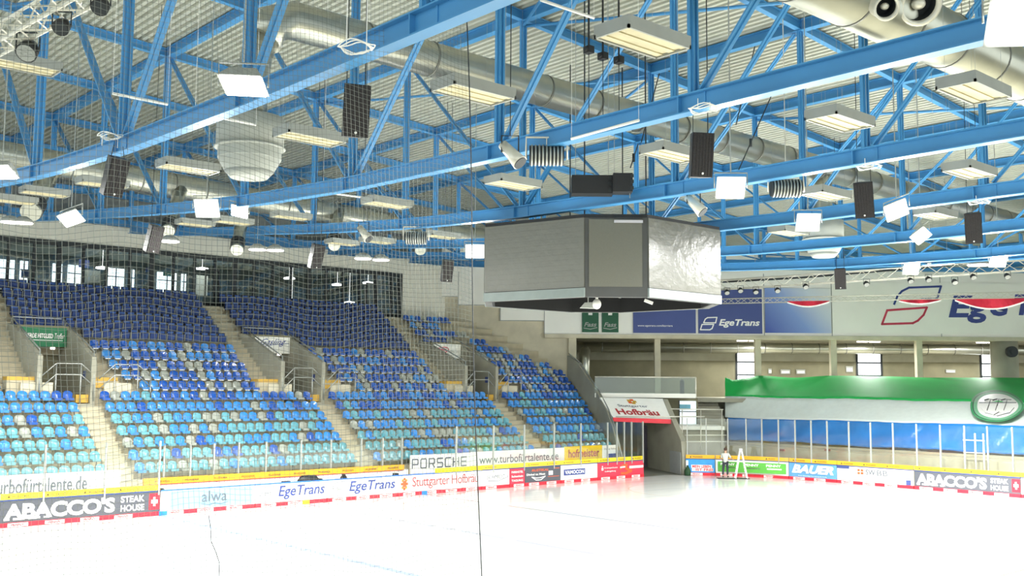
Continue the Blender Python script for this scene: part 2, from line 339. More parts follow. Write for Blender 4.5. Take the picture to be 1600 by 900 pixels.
for X, lab in zip(TX, TL):
    y1 = ymax(X); nodes = [y for y in NY if y < y1-1.5]+[y1]
    if nodes[-1] < NY[0]+2: continue
    t = thing('roof_truss', lab, 'roof truss', (X, nodes[0], zl(X, nodes[0])), 'blue roof trusses')
    ys = []
    for a, b in zip(nodes, nodes[1:]): ys += [a+(b-a)*i/3 for i in range(3)]
    ys.append(nodes[-1]); mb = MB()
    ys = [-30]+ys
    for a, b in zip(ys, ys[1:]): mb.ibeam((X, a, zl(X, a)), (X, b, zl(X, b)), .30, .42)
    for y in nodes[1:-1]: mb.box((X-.05, y-.35, zl(X, y)-.19), (X+.05, y-.30, zl(X, y)+.19)); mb.box((X-.14, y+.3, zl(X, y)-.19), (X+.14, y+.33, zl(X, y)+.19))
    mb.build('lower_chord', M_blue, t)
    mb = MB(); mb.ibeam((X, -30, zt(X)), (X, nodes[-1], zt(X)), .30, .40); mb.build('upper_chord', M_blue, t)
    for i, y in enumerate(nodes):
        mb = MB(); zb = zl(X, y)+.2
        mb.beam((X-.06, y, zb), (X-.06, y, zt(X)-.2), .05, .17, up=(0, 1, 0)); mb.beam((X+.07, y, zb), (X+.07, y, zt(X)-.2), .05, .17, up=(0, 1, 0)); mb.box((X-.14, y-.04, zb), (X+.14, y+.04, zt(X)-.2))
        mb.build('post', M_blue, t)
        nb = []
        if y <= 12.1 and i > 0: nb.append(nodes[i-1])
        if y >= 11.9 and i < len(nodes)-1: nb.append(nodes[i+1])
        for yn in nb:
            mb = MB(); s = 1 if yn > y else -1
            p = (X, y+s*.25, zl(X, y)+.25); q = (X, yn-s*.2, zt(X)-.25)
            for e in (-.05, .05): mb.beam((p[0]+e, p[1], p[2]), (q[0]+e, q[1], q[2]), .04, .13, up=(1, 0, 0))
            mb.beam(p, q, .1, .04, up=(1, 0, 0))
            mb.build('diagonal', M_blue, t)
for y, l in zip(NY, ['over the near stand', 'over the near walkway', 'above the big silver duct on the right', 'over the near half of the ice', 'over the middle of the ice', 'beside the long silver duct', 'over the far half of the ice', 'above the lower left silver duct', 'over the seating stand', 'along the lounge wall']):
    xe = 91 if y < 20 else CAM.x+(D0-.6-(y-CAM.y)*F2.y)/F2.x
    if y > 10: xe = CAM.x+(D0-.6-(y-CAM.y)*F2.y)/F2.x
    mb = MB(); mb.ibeam((-8, y, zt(-8)), (xe, y, zt(xe)), .22, .34)
    tag(mb.build('roof_purlin', M_blue), 'long blue roof purlin '+l, 'purlin', 'blue roof purlins')
for y, z, l in ((47.9, 15.55, 'lower'), (48.1, 17.3, 'upper')):
    mb = MB(); mb.ibeam((8, y, z), (52, y, z), .3, .4); tag(mb.build('edge_beam', M_blue), l+' blue edge beam above the pale wall over the lounge windows', 'beam', 'blue edge beams')
mb = MB(); mb.beam(V(lof(660, 79), 79, 15.2), V(lof(1700, 79), 79, 14.9), .3, .35); tag(mb.build('edge_beam', M_blue), 'blue edge beam along the top of the banner wall', 'beam', 'blue edge beams')
# thin wind bracing in the roof plane
bl = ['over the near left bays', 'over the near right bays', 'right of the first big duct', 'above the video cube', 'behind the video cube', 'over the distant bays']
for i, (xa, ya, xb, yb) in enumerate(((13.6, 26.2, 20.7, 12), (20.7, -1.2, 27.8, 12), (27.8, 12, 34.8, -1.2), (27.8, 26.2, 34.8, 12), (34.8, 12, 41.9, 26.2), (41.9, 12, 49, -1.2))):
    mb = MB(); mb.tube([(xa, ya, zt(xa)-.35), (xb, yb, zt(xb)-.35)], .06, 6)
    tag(mb.build('brace_rod', M_blue), 'thin blue wind brace under the roof sheet '+bl[i], 'brace', 'wind braces')

# ------------------------------------------------------------------ ducts under the roof
def duct(name, label, P, r, seam=2.4):
    t = thing(name, label, 'duct', P[0]); mb = MB(); mb.tube(P, r, 28); mb.build('duct_pipe', M_galv, t)
    mb = MB()
    for a, b in zip(P, P[1:]):
        a, b = Vector(a), Vector(b); L = (b-a).length; n = int(L/seam); d = (b-a).normalized()
        for i in range(1, n+1): c = a+d*(i*seam); mb = MB(); mb.tube([c-d*.03, c+d*.03], r+.018, 28); mb.build('duct_seam', M_galvd, t)
    return t
t = duct('roof_duct', 'long silver duct with an elbow running from the white drum diffuser to the far right', [(16.45, 10, 15.0), (16.7, 10, 15.5), (17.3, 10, 15.78), (80, 10, 15.3)], .53)
d1 = duct('roof_duct', 'long silver duct low over the stand, in front of the lounge band', [(8, 33, 16.0), (28.5, 33, 15.15), (41, 33, 14.75), (66, 33, 14.4)], .60, 1.6)
d2 = duct('roof_duct', 'big silver duct in the upper right corner with round jet nozzles', [(14.5, -3.4, 14.2), (80, -3.4, 14.6)], .68, 2.2)
mb = MB()                                   # drop leg from the elbow to the first drum diffuser
mb.tube([(16.5, 10, 15.1), (16.3, 10, 14.5), (16.2, 10, 13.6), (16.2, 10, 13.2)], .42, 24); mb.build('drop_pipe', M_galv, t)
for X, l in ((16.2, 'big white drum shaped air diffuser hanging below the near silver duct'), (44.1, 'distant white drum shaped air diffuser behind the video cube, right')):
    zc = 12.13 if X < 30 else 12.5; q = .80; t = thing('drum_diffuser', l, 'air diffuser', (X, 10, zc-1), 'drum diffusers')
    mb = MB(); mb.tube([(X, 10, zc+.68), (X, 10, zc-.1)], 1.1*q, 40); mb.tube([(X, 10, zc-.1), (X, 10, zc-.13), (X, 10, zc-.16)], 1, 40, rs=[1.12*q, 1.17*q, 1.12*q]); mb.build('drum', M_fab, t)
    mb = MB(); mb.tube([(X, 10, zc-.16), (X, 10, zc-.42)], 1.03*q, 40, cap=False); mb.tube([(X, 10, zc-.42), (X, 10, zc-.45), (X, 10, zc-.46), (X, 10, zc-.75)], 1, 40, cap=False, rs=[1.03*q, 1.0*q, 1.0*q, .80*q]); mb.tube([(X, 10, zc-.75), (X, 10, zc-.93)], 1, 40, rs=[.80*q, .60*q]); mb.build('bowl', M_fab, t)
    mb = MB(); mb.tube([(X, 10, zc+.66), (X, 10, zc+1.15), (X, 10, zc+3.0 if X > 30 else zc+1.7)], .42, 24); mb.build('neck', M_galv, t)
# jet nozzles on the near right duct
for x, y, l in ((1438, 8, 'round silver jet nozzle at the top right, facing the ice'), (1385, 12, 'smaller silver jet nozzle left of the bigger one at the top right')):
    c = hit(x, y, 1, -4.3); t = thing('jet_nozzle', l, 'nozzle', c, 'jet nozzles'); d = Vector((-.55, -.62, -.55)).normalized(); r = .42 if x > 1400 else .25
    mb = MB(); mb.tube([c-d*1.1, c-d*.3, c], r, 24, cap=False, rs=[r*1.15, r*1.1, r]); mb.build('nozzle_body', M_alu, t)
    mb = MB(); mb.tube([c-d*.05, c+d*.04, c+d*.05, c-d*.05], r, 24, cap=False, rs=[r*1.02, r*1.1, r*.9, r*.84]); mb.build('nozzle_ring', M_alu, t)
    mb = MB(); mb.tube([c-d*.35, c-d*.36], r, 20, rs=[r*.9, r*.9]); mb.tube([c-d*.05, c-d*.35], r, 20, cap=False, rs=[r*.86, r*.86]); mb.build('nozzle_throat', M_dark, t)
    mb = MB(); mb.sphere(c-d*.12, r*.36, sc=(1, 1, .8)); mb.build('nozzle_core', M_alu, t)
# branch outlets of the stand duct
for x, y, l in ((55, 318, 'bulky ribbed outlet branch at the far left below the stand duct'), (266, 348, 'ribbed outlet branch of the stand duct beside the hanging speaker'), (372, 378, 'outlet branch of the stand duct near the end of the lounge band'), (522, 372, 'slanting outlet branch of the stand duct under the middle bays'), (655, 380, 'outlet branch of the stand duct left of the video cube')):
    p = hit(x, y, 1, 31.6); t = thing('outlet_branch', l, 'duct', p, 'duct outlets')
    s = .42 if x < 100 else .3; q = Vector((p.x+.9, 32.6, 15.1))
    mb = MB(); mb.tube([q, (q*.5+p*.5)+Vector((0, 0, .1)), p, p+Vector((-.35, -.6, -.5))], s, 20); mb.build('branch_pipe', M_galv, t)
    mb = MB(); d = Vector((-.35, -.6, -.5)).normalized()
    for i in range(4): c = p+d*(i*.22); mb.tube([c-d*.05, c+d*.05], s+.05, 20)
    mb.tube([p+d*.79, p+d*.80], s*.9, 16, M_dark); mb.build('flex_rings', M_galvd, t)  # dark disc over the pipe end paints the shade inside the opening

# ------------------------------------------------------------------ heater panels, lamps, speakers under the trusses
def heater(x, y, z, label):
    c = hit(x, y, 2, z); t = thing('heater_panel', label, 'heater panel', c, 'grey ceiling heater panels')
    mb = MB(); L, B, H = .82, .40, .2
    mb.box((c.x-L, c.y-B, c.z+.03), (c.x+L, c.y+B, c.z+H)); mb.box((c.x-L, c.y-B, c.z-.03), (c.x+L, c.y-B+.04, c.z+.03)); mb.box((c.x-L, c.y+B-.04, c.z-.03), (c.x+L, c.y+B, c.z+.03))
    mb.box((c.x-L, c.y-B, c.z-.03), (c.x-L+.04, c.y+B, c.z+.03)); mb.box((c.x+L-.04, c.y-B, c.z-.03), (c.x+L, c.y+B, c.z+.03)); mb.build('housing', M_panelgrey, t)
    mb = MB()
    for i in range(5): yy = c.y-B+.05+i*.14; mb.box((c.x-L+.05, yy, c.z-.005+(.02 if i % 2 else 0)), (c.x+L-.05, yy+.138, c.z+.03))
    mb.build('radiant_face', M_cream, t)
    mb = MB()
    for sx in (-.6, .6):
        for sy in (-.3, .3): mb.tube([(c.x+sx, c.y+sy, c.z+H), (c.x+sx, c.y+sy, zt(c.x)+.2)], .004, 4)
    mb.build('hanger_wires', M_steel, t)
HL = [(1005, 66, 11.75, 'largest heater panel at the top, right of centre'), (740, 147, 11.75, 'heater panel left of the tall centre posts, between duct and truss'), (485, 217, 11.75, 'heater panel right of the white drum diffuser'),
 (294, 264, 11.9, 'heater panel left of the white drum diffuser'), (36, 104, 13.6, 'heater panel under the aluminium truss at the top left'), (605, 320, 11.85, 'heater panel in front of the stand duct, mid left'),
 (802, 289, 11.75, 'heater panel just above the left corner of the video cube'), (1050, 243, 11.7, 'heater panel left of the tall speaker above the cube'), (1313, 191, 11.7, 'heater panel at the right, under the second truss'),
 (1522, 144, 11.7, 'heater panel below the round lamp at the right edge'), (1290, 306, 11.6, 'heater panel above the right floodlight pair'), (1515, 270, 11.6, 'heater panel at the right edge above the last tall speaker'),
 (1462, 337, 11.6, 'heater panel behind the tilted floodlights at the right'), (1232, 364, 11.7, 'heater panel directly right of the video cube'), (160, 289, 12.6, 'heater panel behind the speaker at the far left'), (70, 303, 12.8, 'heater panel at the far left, above the ribbed outlet'),
 (20, 315, 12.6, 'heater panel cut by the left edge'), (305, 351, 13.0, 'heater panel below the bright lamp pair, left part'), (365, 348, 12.8, 'heater panel below the bright lamp pair, right part'), (455, 340, 12.9, 'dim heater panel behind the stand duct'),
 (535, 381, 12.8, 'heater panel over the end of the lounge windows'), (590, 378, 12.6, 'heater panel near the tilted white fixture'), (690, 370, 12.6, 'heater panel left of the video cube'), (1500, 372, 12.4, 'distant heater panel by the last tall speaker')]
for a in HL: heater(*a)

def hangz(x, y):
    k = min(TX, key=lambda q: abs(q-x)); return zl(k, y)-.15 if abs(k-x) < .5 else zt(x)+.2
def flood(x, y, z, label, tilt=(-.67, -.75, -.55), roll=0.0, s=1.0, power=1.0, lit=True):
    c = hit(x, y, 2, z); t = thing('floodlight', label, 'floodlight', c, 'ceiling floodlights')
    n = Vector(tilt).normalized(); r = n.cross(Vector((0, 0, 1))).normalized(); u = r.cross(n)
    r, u = r*math.cos(roll)+u*math.sin(roll), -r*math.sin(roll)+u*math.cos(roll)
    w, h = .40*s, .32*s
    mb = MB(); mb.hexa([c-r*w-u*h-n*.02, c+r*w-u*h-n*.02, c+r*w+u*h-n*.02, c-r*w+u*h-n*.02, c-r*w*.6-u*h*.6-n*.28, c+r*w*.6-u*h*.6-n*.28, c+r*w*.6+u*h*.6-n*.28, c-r*w*.6+u*h*.6-n*.28]); mb.build('housing', M_panelgrey, t)
    mb = MB(); mb.obox(c-r*w*.88-u*h*.86-n*.01, r*w*1.76, u*h*1.72, n*.03); mb.build('lens', M_lamp if lit else M_cream, t)
    mb = MB(); top = c+Vector((0, 0, .45*s)); mb.tube([c-r*(w+.05), c-r*(w+.05)+Vector((0, 0, .42*s)), c+r*(w+.05)+Vector((0, 0, .42*s)), c+r*(w+.05)], .02, 5)
    mb.tube([top, (top.x, top.y, hangz(top.x, top.y))], .018, 5); mb.build('yoke', M_steel, t)
    if lit:
        a = area('flood_beam', n*.08-Vector((0, 0, .34)), .7, .7, LAMP_POWER*power, n*.45+Vector((0, 0, -1))); a.parent = t
FL = [(380, 135, 11.3, 'big glaring floodlight above the white drum diffuser', (-.25, -.2, -.95), .15, 1.05, .5), (323, 326, 11.4, 'glaring floodlight left of the other one, above the lounge band', (-.67, -.75, -.55), 0, 1, .75), (374, 331, 12.0, 'smaller glaring floodlight right of the lamp above the lounge band', (-.5, -.4, -.6), .3, .8),
 (111, 342, 11.4, 'tilted glaring floodlight near the left edge above the lounge', (-.3, -.6, -.8), -.5, .95, .45), (3, 270, 11.4, 'floodlight cut by the left edge', (-.4, -.3, -.9), 0, .9, .35), (742, 393, 11.4, 'glaring floodlight touching the left side of the video cube'),
 (1142, 294, 11.2, 'glaring floodlight right of the tall speaker above the video cube'), (1263, 348, 11.2, 'glaring floodlight in front of the distant drum diffuser'), (1401, 329, 11.2, 'tilted glaring floodlight right of the second tall speaker', (-.5, -.7, -.5), -.45, .9, 1.5),
 (1439, 369, 11.3, 'slim tilted floodlight below and right of the tilted one', (-.6, -.5, -.6), -.8, .8, 1.6), (1592, 35, 11.0, 'huge glaring floodlight in the upper right corner', (-.6, -.55, -.5), 0, 1.1, .4), (1424, 420, 11.6, 'glaring lamp cluster in front of the aluminium wall truss', (-.67, -.75, -.55), 0, 1, 5.0),
 (1560, 408, 11.6, 'far glaring lamp at the right end of the aluminium wall truss', (-.67, -.75, -.55), 0, 1, 5.0)]
for a in FL: flood(*a)
for x, y, l in ((1800, 330, 'added unseen floodlight beyond the right edge'), (1750, 180, 'second added unseen floodlight past the right edge')): flood(x, y, 11.4, l, (-.2, 0, -1), 0, 1, 2.5)  # unseen floods added to brighten the far end and corner wall
def downlight(x, y, z, label, s=1.0):
    c = hit(x, y, 2, z); t = thing('downlight', label, 'lamp', c, 'shallow downlights')
    mb = MB(); mb.tube([c, c+Vector((0, 0, .12)), c+Vector((0, 0, .25))], .4, 16, rs=[.40*s, .34*s, .15*s]); mb.build('shade', M_panelgrey, t)
    mb = MB(); mb.tube([c-Vector((0, 0, .03)), c], .37*s, 16); mb.build('lamp_glass', M_lampsoft, t); a = area('downlight_beam', (0, 0, -.08), .6, .6, LAMP_POWER*.6); a.parent = t
    mb = MB(); mb.tube([c+Vector((0, 0, .25)), (c.x, c.y, zt(c.x)+.2)], .012, 5); mb.build('stem', M_steel, t)
for x, y, z, l, s in ((265, 377, 11.9, 'downlight right of the small speaker by the lounge band', 1.1), (402, 390, 11.7, 'downlight left of the twin above the lounge end', 1), (430, 391, 11.7, 'downlight right of the twin above the lounge end', 1), (567, 404, 11.4, 'left downlight of the pair at the end of the lounge', 1), (595, 406, 11.4, 'right downlight of the pair at the end of the lounge', 1),
                   (16, 347, 12.2, 'downlight at the far left below the ribbed outlet', 1), (36, 348, 12.2, 'second downlight at the far left', 1), (1180, 420, 12.4, 'downlight right of the video cube, far away', 1), (1460, 413, 12.4, 'flat downlight between the far lamp clusters', 1.6), (1480, 411, 12.6, 'small flat downlight right of the far wide one', 1), (1530, 414, 12.2, 'flat downlight left of the last far lamp', 1.5)):
    downlight(x, y, z, l, s)
def speaker(x, y, label, yaw, tilt, z=11.0, H=1.0, Wd=.52):
    c = hit(x, y, 2, z); t = thing('hanging_speaker', label, 'speaker', c, 'black hanging speakers')
    n = Vector((math.cos(yaw), math.sin(yaw), 0)); r = Vector((-n.y, n.x, 0)); u = Vector((0, 0, 1))
    n2 = n*math.cos(tilt)-u*math.sin(tilt); u2 = u*math.cos(tilt)+n*math.sin(tilt)
    mb = MB(); mb.hexa([c-r*Wd/2-u2*H/2, c+r*Wd/2-u2*H/2, c+r*Wd*.3-u2*H/2-n2*.42, c-r*Wd*.3-u2*H/2-n2*.42, c-r*Wd/2+u2*H/2, c+r*Wd/2+u2*H/2, c+r*Wd*.3+u2*H/2-n2*.42, c-r*Wd*.3+u2*H/2-n2*.42]); mb.build('cabinet', M_black, t)
    mb = MB(); mb.obox(c-r*Wd*.47-u2*H*.48, r*Wd*.94, u2*H*.96, n2*.03)
    for i in range(7): mb.obox(c-r*Wd*.45+r*(i*Wd*.14)-u2*H*.47+n2*.03, r*.012, u2*H*.94, n2*.012)
    mb.build('grille', M_cloth, t)
    mb = MB(); mb.tube([c+n2*.04-u2*H*.42, c+n2*.06-u2*H*.42], .025, 10); mb.build('badge', M_tw, t)
    mb = MB()
    for s in (-.18, .18): mb.tube([c+r*s+u2*H*.5-n2*.2, Vector((c.x, c.y, hangz(c.x, c.y)))+r*s*.7], .012, 4)
    mb.build('suspension', M_dark, t)
V0 = math.atan2(-F2.y, -F2.x)
for x, y, l, dy, tl in ((557, 173, 'largest hanging speaker, left of centre beside the long duct', .35, .2), (1098, 242, 'hanging speaker above the right half of the video cube', .2, .15), (183, 278, 'hanging speaker in front of the stand duct at the left', .9, .35), (243, 375, 'small hanging speaker overlapping the lounge band', .9, .35),
                       (497, 402, 'hanging speaker at the middle of the lounge windows', .8, .3), (700, 424, 'hanging speaker on the bare wall left of the video cube', .5, .25), (1350, 313, 'hanging speaker right of the distant drum diffuser', -.5, .25), (1521, 357, 'hanging speaker near the right edge', -.5, .25), (1313, 436, 'smallest hanging speaker in front of the aluminium wall truss', -.4, .2)):
    speaker(x, y, l, V0+dy, tl)
# projector boxes above the cube and other fixtures
for x, y, l, w in ((925, 290, 'wide flat black speaker box above the video cube', 1.3), (972, 287, 'shorter black speaker box right of the wide one above the cube', .6)):
    c = hit(x, y, 2, 12.1); t = thing('subwoofer_box', l, 'speaker', c, 'flat black boxes above the video cube')
    mb = MB(); mb.obox(c-R2*w/2-Vector((0, 0, .3))-F2*.3, R2*w, F2*.6, (0, 0, .58)); mb.build('cabinet', M_black, t)
    mb = MB(); e = c+R2*w*.38-F2*.3
    for dz in (-.2, 0, .18): mb.obox(e+Vector((0, 0, dz-.04)), R2*.1, -F2*.02, (0, 0, .1))
    mb.build('handles', M_dark, t)
    mb = MB()
    for s in (-.4, .4): q = c+R2*w*s; mb.tube([q+Vector((0, 0, .28)), (q.x, q.y, hangz(q.x, q.y))], .015, 4)
    mb.build('suspension', M_steel, t)
def fixture(x, y, z, label, kind):
    c = hit(x, y, 2, z)
    if kind == 'blower':
        t = thing('blower_unit', label, 'fixture', c); mb = MB(); mb.tube([c-R2*.42, c+R2*.42], .24, 18); mb.build('body', M_dark, t)
        mb = MB()
        for i in range(-4, 5): mb.tube([c+R2*(i*.09)-R2*.02, c+R2*(i*.09)+R2*.02], .265, 18)
        mb.build('fins', M_steel, t); mb = MB(); mb.tube([c-R2*.5-Vector((0, 0, .1)), c-R2*.5+Vector((0, 0, .45)), c+R2*.5+Vector((0, 0, .45)), c+R2*.5-Vector((0, 0, .1))], .03, 6); mb.tube([c+Vector((0, 0, .45)), (c.x, c.y, hangz(c.x, c.y))], .015, 4); mb.build('bracket', M_alu, t)
    else:
        t = thing('follow_spot', label, 'fixture', c); d = (R2*.5-Vector((0, 0, .6))-F2*.3).normalized()
        mb = MB(); mb.tube([c-d*.3, c+d*.1, c+d*.4], .14, 14, rs=[.12, .15, .19]); mb.build('barrel', M_alu, t)
        mb = MB(); mb.tube([c-R2*.2, c-R2*.2+Vector((0, 0, .4)), c+R2*.2+Vector((0, 0, .4)), c+R2*.2], .02, 5); mb.tube([c+Vector((0, 0, .4)), (c.x, c.y, hangz(c.x, c.y))], .015, 4); mb.build('yoke', M_dark, t)
        mb = MB(); mb.tube([c+d*.4, c+d*.42], .17, 12); mb.build('glass', M_dark, t)
fixture(854, 243, 11.4, 'finned round fixture on the truss left above the video cube', 'blower'); fixture(1228, 294, 11.4, 'dark finned fixture on the truss right of the glaring floodlight', 'blower'); fixture(650, 372, 11.6, 'dark finned fixture on the truss left of the video cube', 'blower')
fixture(797, 238, 11.3, 'small tilted spot on the truss left of the finned fixture', 'spot'); fixture(568, 363, 11.7, 'pale tilted spot on the truss over the lounge', 'spot'); fixture(1084, 318, 11.3, 'small tilted spot under the truss above the cube right side', 'spot')
# white service tubes and cable rings
for x0, y0, x1, y1, z, l in ((893, 217, 998, 188, 11.55, 'thin white strip light under the truss, right of centre'), (176, 146, 262, 163, 12.6, 'short white tube between the near trusses at the left'), (305, 176, 400, 195, 12.4, 'white tube reaching to the drum diffuser'), (845, 0, 928, 28, 14.0, 'white tube at the top centre'), (505, 300, 572, 309, 12.2, 'white tube left of the heater panel, mid left')):
    mb = MB(); a, b = hit(x0, y0, 2, z), hit(x1, y1, 2, z); mb.tube([a, b], .035, 8); mb.tube([a, (a.x, a.y, zt(a.x)+.2)], .006, 4); mb.tube([b, (b.x, b.y, zt(b.x)+.2)], .006, 4)
    tag(mb.build('service_tube', M_tw), l, 'tube', 'white service tubes')
for x, y, z, l in ((557, 76, 11.45, 'coil of white cable under the near truss at the top'), (172, 214, 12.1, 'coil of white cable under the near truss at the left'), (1100, 172, 11.45, 'coil of white cable under the second truss above the tall speaker'), (1358, 262, 11.4, 'coil of white cable under the truss above the second tall speaker'), (1530, 317, 11.4, 'coil of white cable near the last tall speaker')):
    c = hit(x, y, 2, z); mb = MB()
    for k in range(3): mb.tube([(c.x+(.25+.03*k)*math.cos(a*math.pi/10), c.y+(.28+.02*k)*math.sin(a*math.pi/10), c.z+.02*k+.03*math.sin(a+k)) for a in range(21)], .012, 5, cap=False)
    for sx in (-.2, .2): mb.tube([(c.x+sx, c.y, c.z), (c.x+sx, c.y, hangz(c.x, c.y))], .01, 4)
    tag(mb.build('cable_coil', M_tw), l, 'cable', 'cable coils')
# black winch hooks on the roof purlin
for x, y, l in ((920, 78, 'left'), (942, 88, 'middle'), (967, 94, 'right')):
    c = hit(x, y, 1, 5.0); t = thing('chain_hoist', 'black chain hoist on a roof purlin, %s of three in a row' % l, 'hoist', c, 'chain hoists')
    mb = MB(); mb.box((c.x-.1, c.y-.12, c.z-.1), (c.x+.1, c.y+.12, c.z+.1)); mb.tube([c+Vector((-.16, 0, 0)), c+Vector((.16, 0, 0))], .07, 10); mb.tube([c, (c.x, c.y, zt(c.x))], .03, 5); mb.build('motor', M_black, t)
    mb = MB(); mb.tube([c, c+Vector((0, 0, -2.0))], .015, 4); mb.build('chain', M_dark, t)
# steel cables holding the cube
cl = [(1030, 115, 1002, 222), (1180, 70, 1150, 195), (1205, 150, 1150, 275), (997, 225, 985, 262)]
cn = ['from the junction left of the centre posts down to the cube', 'at the top right of the centre posts', 'near the glaring floodlight right of the cube', 'short lower end of the cable above the cube']
for (x0, y0, x1, y1), l in zip(cl, cn):
    mb = MB(); a = hd(x0, y0, 38); b = hd(x1, y1, 36); mb.tube([a, b], .022, 5); c = a*.4+b*.6; mb.tube([c-Vector((0, 0, .15)), c+Vector((0, 0, .15))], .05, 6)
    tag(mb.build('steel_cable', M_dark), 'thin dark cable '+l, 'cable', 'suspension cables')

# ------------------------------------------------------------------ lighting trusses (aluminium)
def alutruss(name, label, A, B, s, step, m=M_alu, r=.025):
    A, B = Vector(A), Vector(B); t = thing(name, label, 'lighting truss', A); d = (B-A).normalized(); sd = d.cross(Vector((0, 0, 1))).normalized(); u = sd.cross(d)
    cs = [(-s/2, -s/2), (s/2, -s/2), (s/2, s/2), (-s/2, s/2)]
    mb = MB()
    for a, b in cs: mb.tube([A+sd*a+u*b, B+sd*a+u*b], r, 6)
    mb.build('chord_tubes', m, t); mb = MB(); L = (B-A).length; n = max(2, int(L/step))
    for i in range(n):
        p = A+d*(L*i/n); q = A+d*(L*(i+1)/n)
        for k in range(4):
            a, b = cs[k], cs[(k+1) % 4]; w1 = sd*a[0]+u*a[1]; w2 = sd*b[0]+u*b[1]
            if i % 2: w1, w2 = w2, w1
            mb.tube([p+w1, q+w2], r*.6, 4)
    mb.build('lacing', m, t); return t
alutruss('aluminium_truss', 'white aluminium lighting truss in the upper left corner', hit(-60, 95, 2, 12.4), hit(200, -50, 2, 12.4), .36, .36, r=.03)
wa, wb = hd(1118, 446, 70), hd(1640, 412, 58)
alutruss('aluminium_truss', 'long aluminium lighting truss rising to the right above the banners', wa, wb, .62, .8, r=.035)
ba, bb = hd(1118, 471, 74), hd(1660, 459, 66)
alutruss('aluminium_truss', 'lower thin aluminium truss across the banners with red drapes', ba, bb, .34, .45, r=.025)
mb = MB(); mb.tube([hd(1122, 441, 71), hd(1250, 434, 67.5), hd(1420, 420, 62.6), hd(1650, 399, 58)], .07, 6); tag(mb.build('cable_bundle', M_dark), 'black cable bundle along the top of the long wall truss', 'cable')
def par(x, y, z, d, label, s=.2, lit=False):
    c = hit(x, y, 2, z) if z else hd(x, y, d); t = thing('stage_spot', label, 'spotlight', c, 'small black stage spots')
    n = Vector((-.45, -.5, -.7)).normalized()
    mb = MB(); mb.tube([c-n*s*1.3, c-n*s*.4, c+n*s*.4], s, 14, rs=[s*.5, s*.95, s]); mb.build('can', M_black, t)
    mb = MB(); mb.tube([c+n*s*.4, c+n*s*.44], s*.88, 14)
    if s > .15:
        for i in range(7):
            a = i*math.pi/3; o = Vector((math.cos(a), math.sin(a), 0)) if i < 6 else Vector((0, 0, 0)); o = (o-n*o.dot(n))*s*.55; mb.tube([c+o+n*s*.44, c+o+n*s*.5], s*.18, 8, M_panelgrey)
    mb.build('lens', M_dark, t)
    mb = MB(); mb.tube([c-R2*s*1.1, c-R2*s*1.1+Vector((0, 0, s*1.8)), c+R2*s*1.1+Vector((0, 0, s*1.8)), c+R2*s*1.1], s*.1, 5); mb.build('yoke', M_dark, t)
par(43, 80, 12.0, 0, 'largest stage spot hanging under the aluminium truss at the top left', .2); par(96, 42, 12.0, 0, 'stage spot in the middle of the corner aluminium truss', .15); par(157, 10, 12.0, 0, 'stage spot at the top end of the corner aluminium truss', .15)
for x, y, l in ((1136, 457, 'nearest the cube'), (1157, 454, 'second from the cube'), (1181, 456, 'third from the cube'), (1215, 454, 'fourth from the cube'), (1259, 448, 'between two blue banners'), (1354, 444, 'right of the smallest speaker'), (1423, 439, 'below the lamp cluster'), (1451, 437, 'right below the lamp cluster'), (1492, 441, 'above the dark banner letters'), (1521, 433, 'second from the right end'), (1574, 432, 'at the right end')):
    par(x, y, 0, 66-(x-1136)*.018, 'small stage spot under the long wall truss, '+l, .17)
# red drapes on the thin truss
M_drape = mat('red_drape', (206, 38, 62), 0.7)
for x0, x1, sag, l in ((1230, 1296, 7, 'left'), (1404, 1470, 5, 'middle'), (1492, 1610, 14, 'right')):
    mb = MB(); n = 14; top = []; bot = []
    for i in range(n+1):
        x = x0+(x1-x0)*i/n; y = 472-(x-1118)*.012; d = 72.5-(x-1118)*.0148
        s = math.sin(math.pi*i/n)*sag; top.append(hd(x, y, d-.25)); bot.append(hd(x, y+s+.8, d-.35+.1*math.sin(i)))
    for i in range(n):
        mb.add([top[i], top[i+1], bot[i+1], bot[i]], [(0, 1, 2, 3)], M_drape)
        w = Vector((0, 0, -.1)); mb.add([bot[i], bot[i+1], bot[i+1]+w, bot[i]+w], [(0, 1, 2, 3)], M_tw)
        k = F2*.03; mb.add([top[i]+k, top[i+1]+k, bot[i+1]+k, bot[i]+k], [(3, 2, 1, 0)], M_drape)
    tag(mb.build('red_drape', M_drape), 'red sagging drape with a white hem on the thin truss, %s of three' % l, 'drape', 'red drapes on the truss')

# ------------------------------------------------------------------ banners on the corner wall
M_navy = mat('banner_navy', (66, 80, 138), 0.6, var=0.08, scale=0.3); M_bgreen = mat('banner_green', (30, 88, 60), 0.6); M_print = mat('print_navy', (48, 66, 138), 0.5, var=.03); M_pred = mat('print_red', (196, 46, 74), 0.5, var=.03)
def slogo(mb, o, u, v, n, w, m1, m2=None):  # the two-stroke letter mark: slanted open loops
    m2 = m2 or m1
    a = [(.10, .52), (.24, .86), (.42, 1.0), (1.0, 1.0), (.90, .60), (.25, .60)]
    b = [(.12, .42), (.85, .44), (.72, .10), (.58, 0), (0, 0)]
    up = [(.30, .56), (.36, .82), (.52, .98), (1.0, 1.0), (.93, .56)]; lo = [(.06, .44), (.80, .46), (.70, .12), (.55, .0), (0, 0)]
    up = [(.20, .56), (.30, .85), (.44, .97), (1.0, 1.0), (.92, .56)]
    lo = [(0, 0), (.56, 0), (.70, .10), (.80, .44), (.10, .42)]
    smoothpath(mb, up, w, o, u, v, n, m1, closed=True); smoothpath(mb, lo, w, o, u, v, n, m2, closed=True)
DB = D0-.12
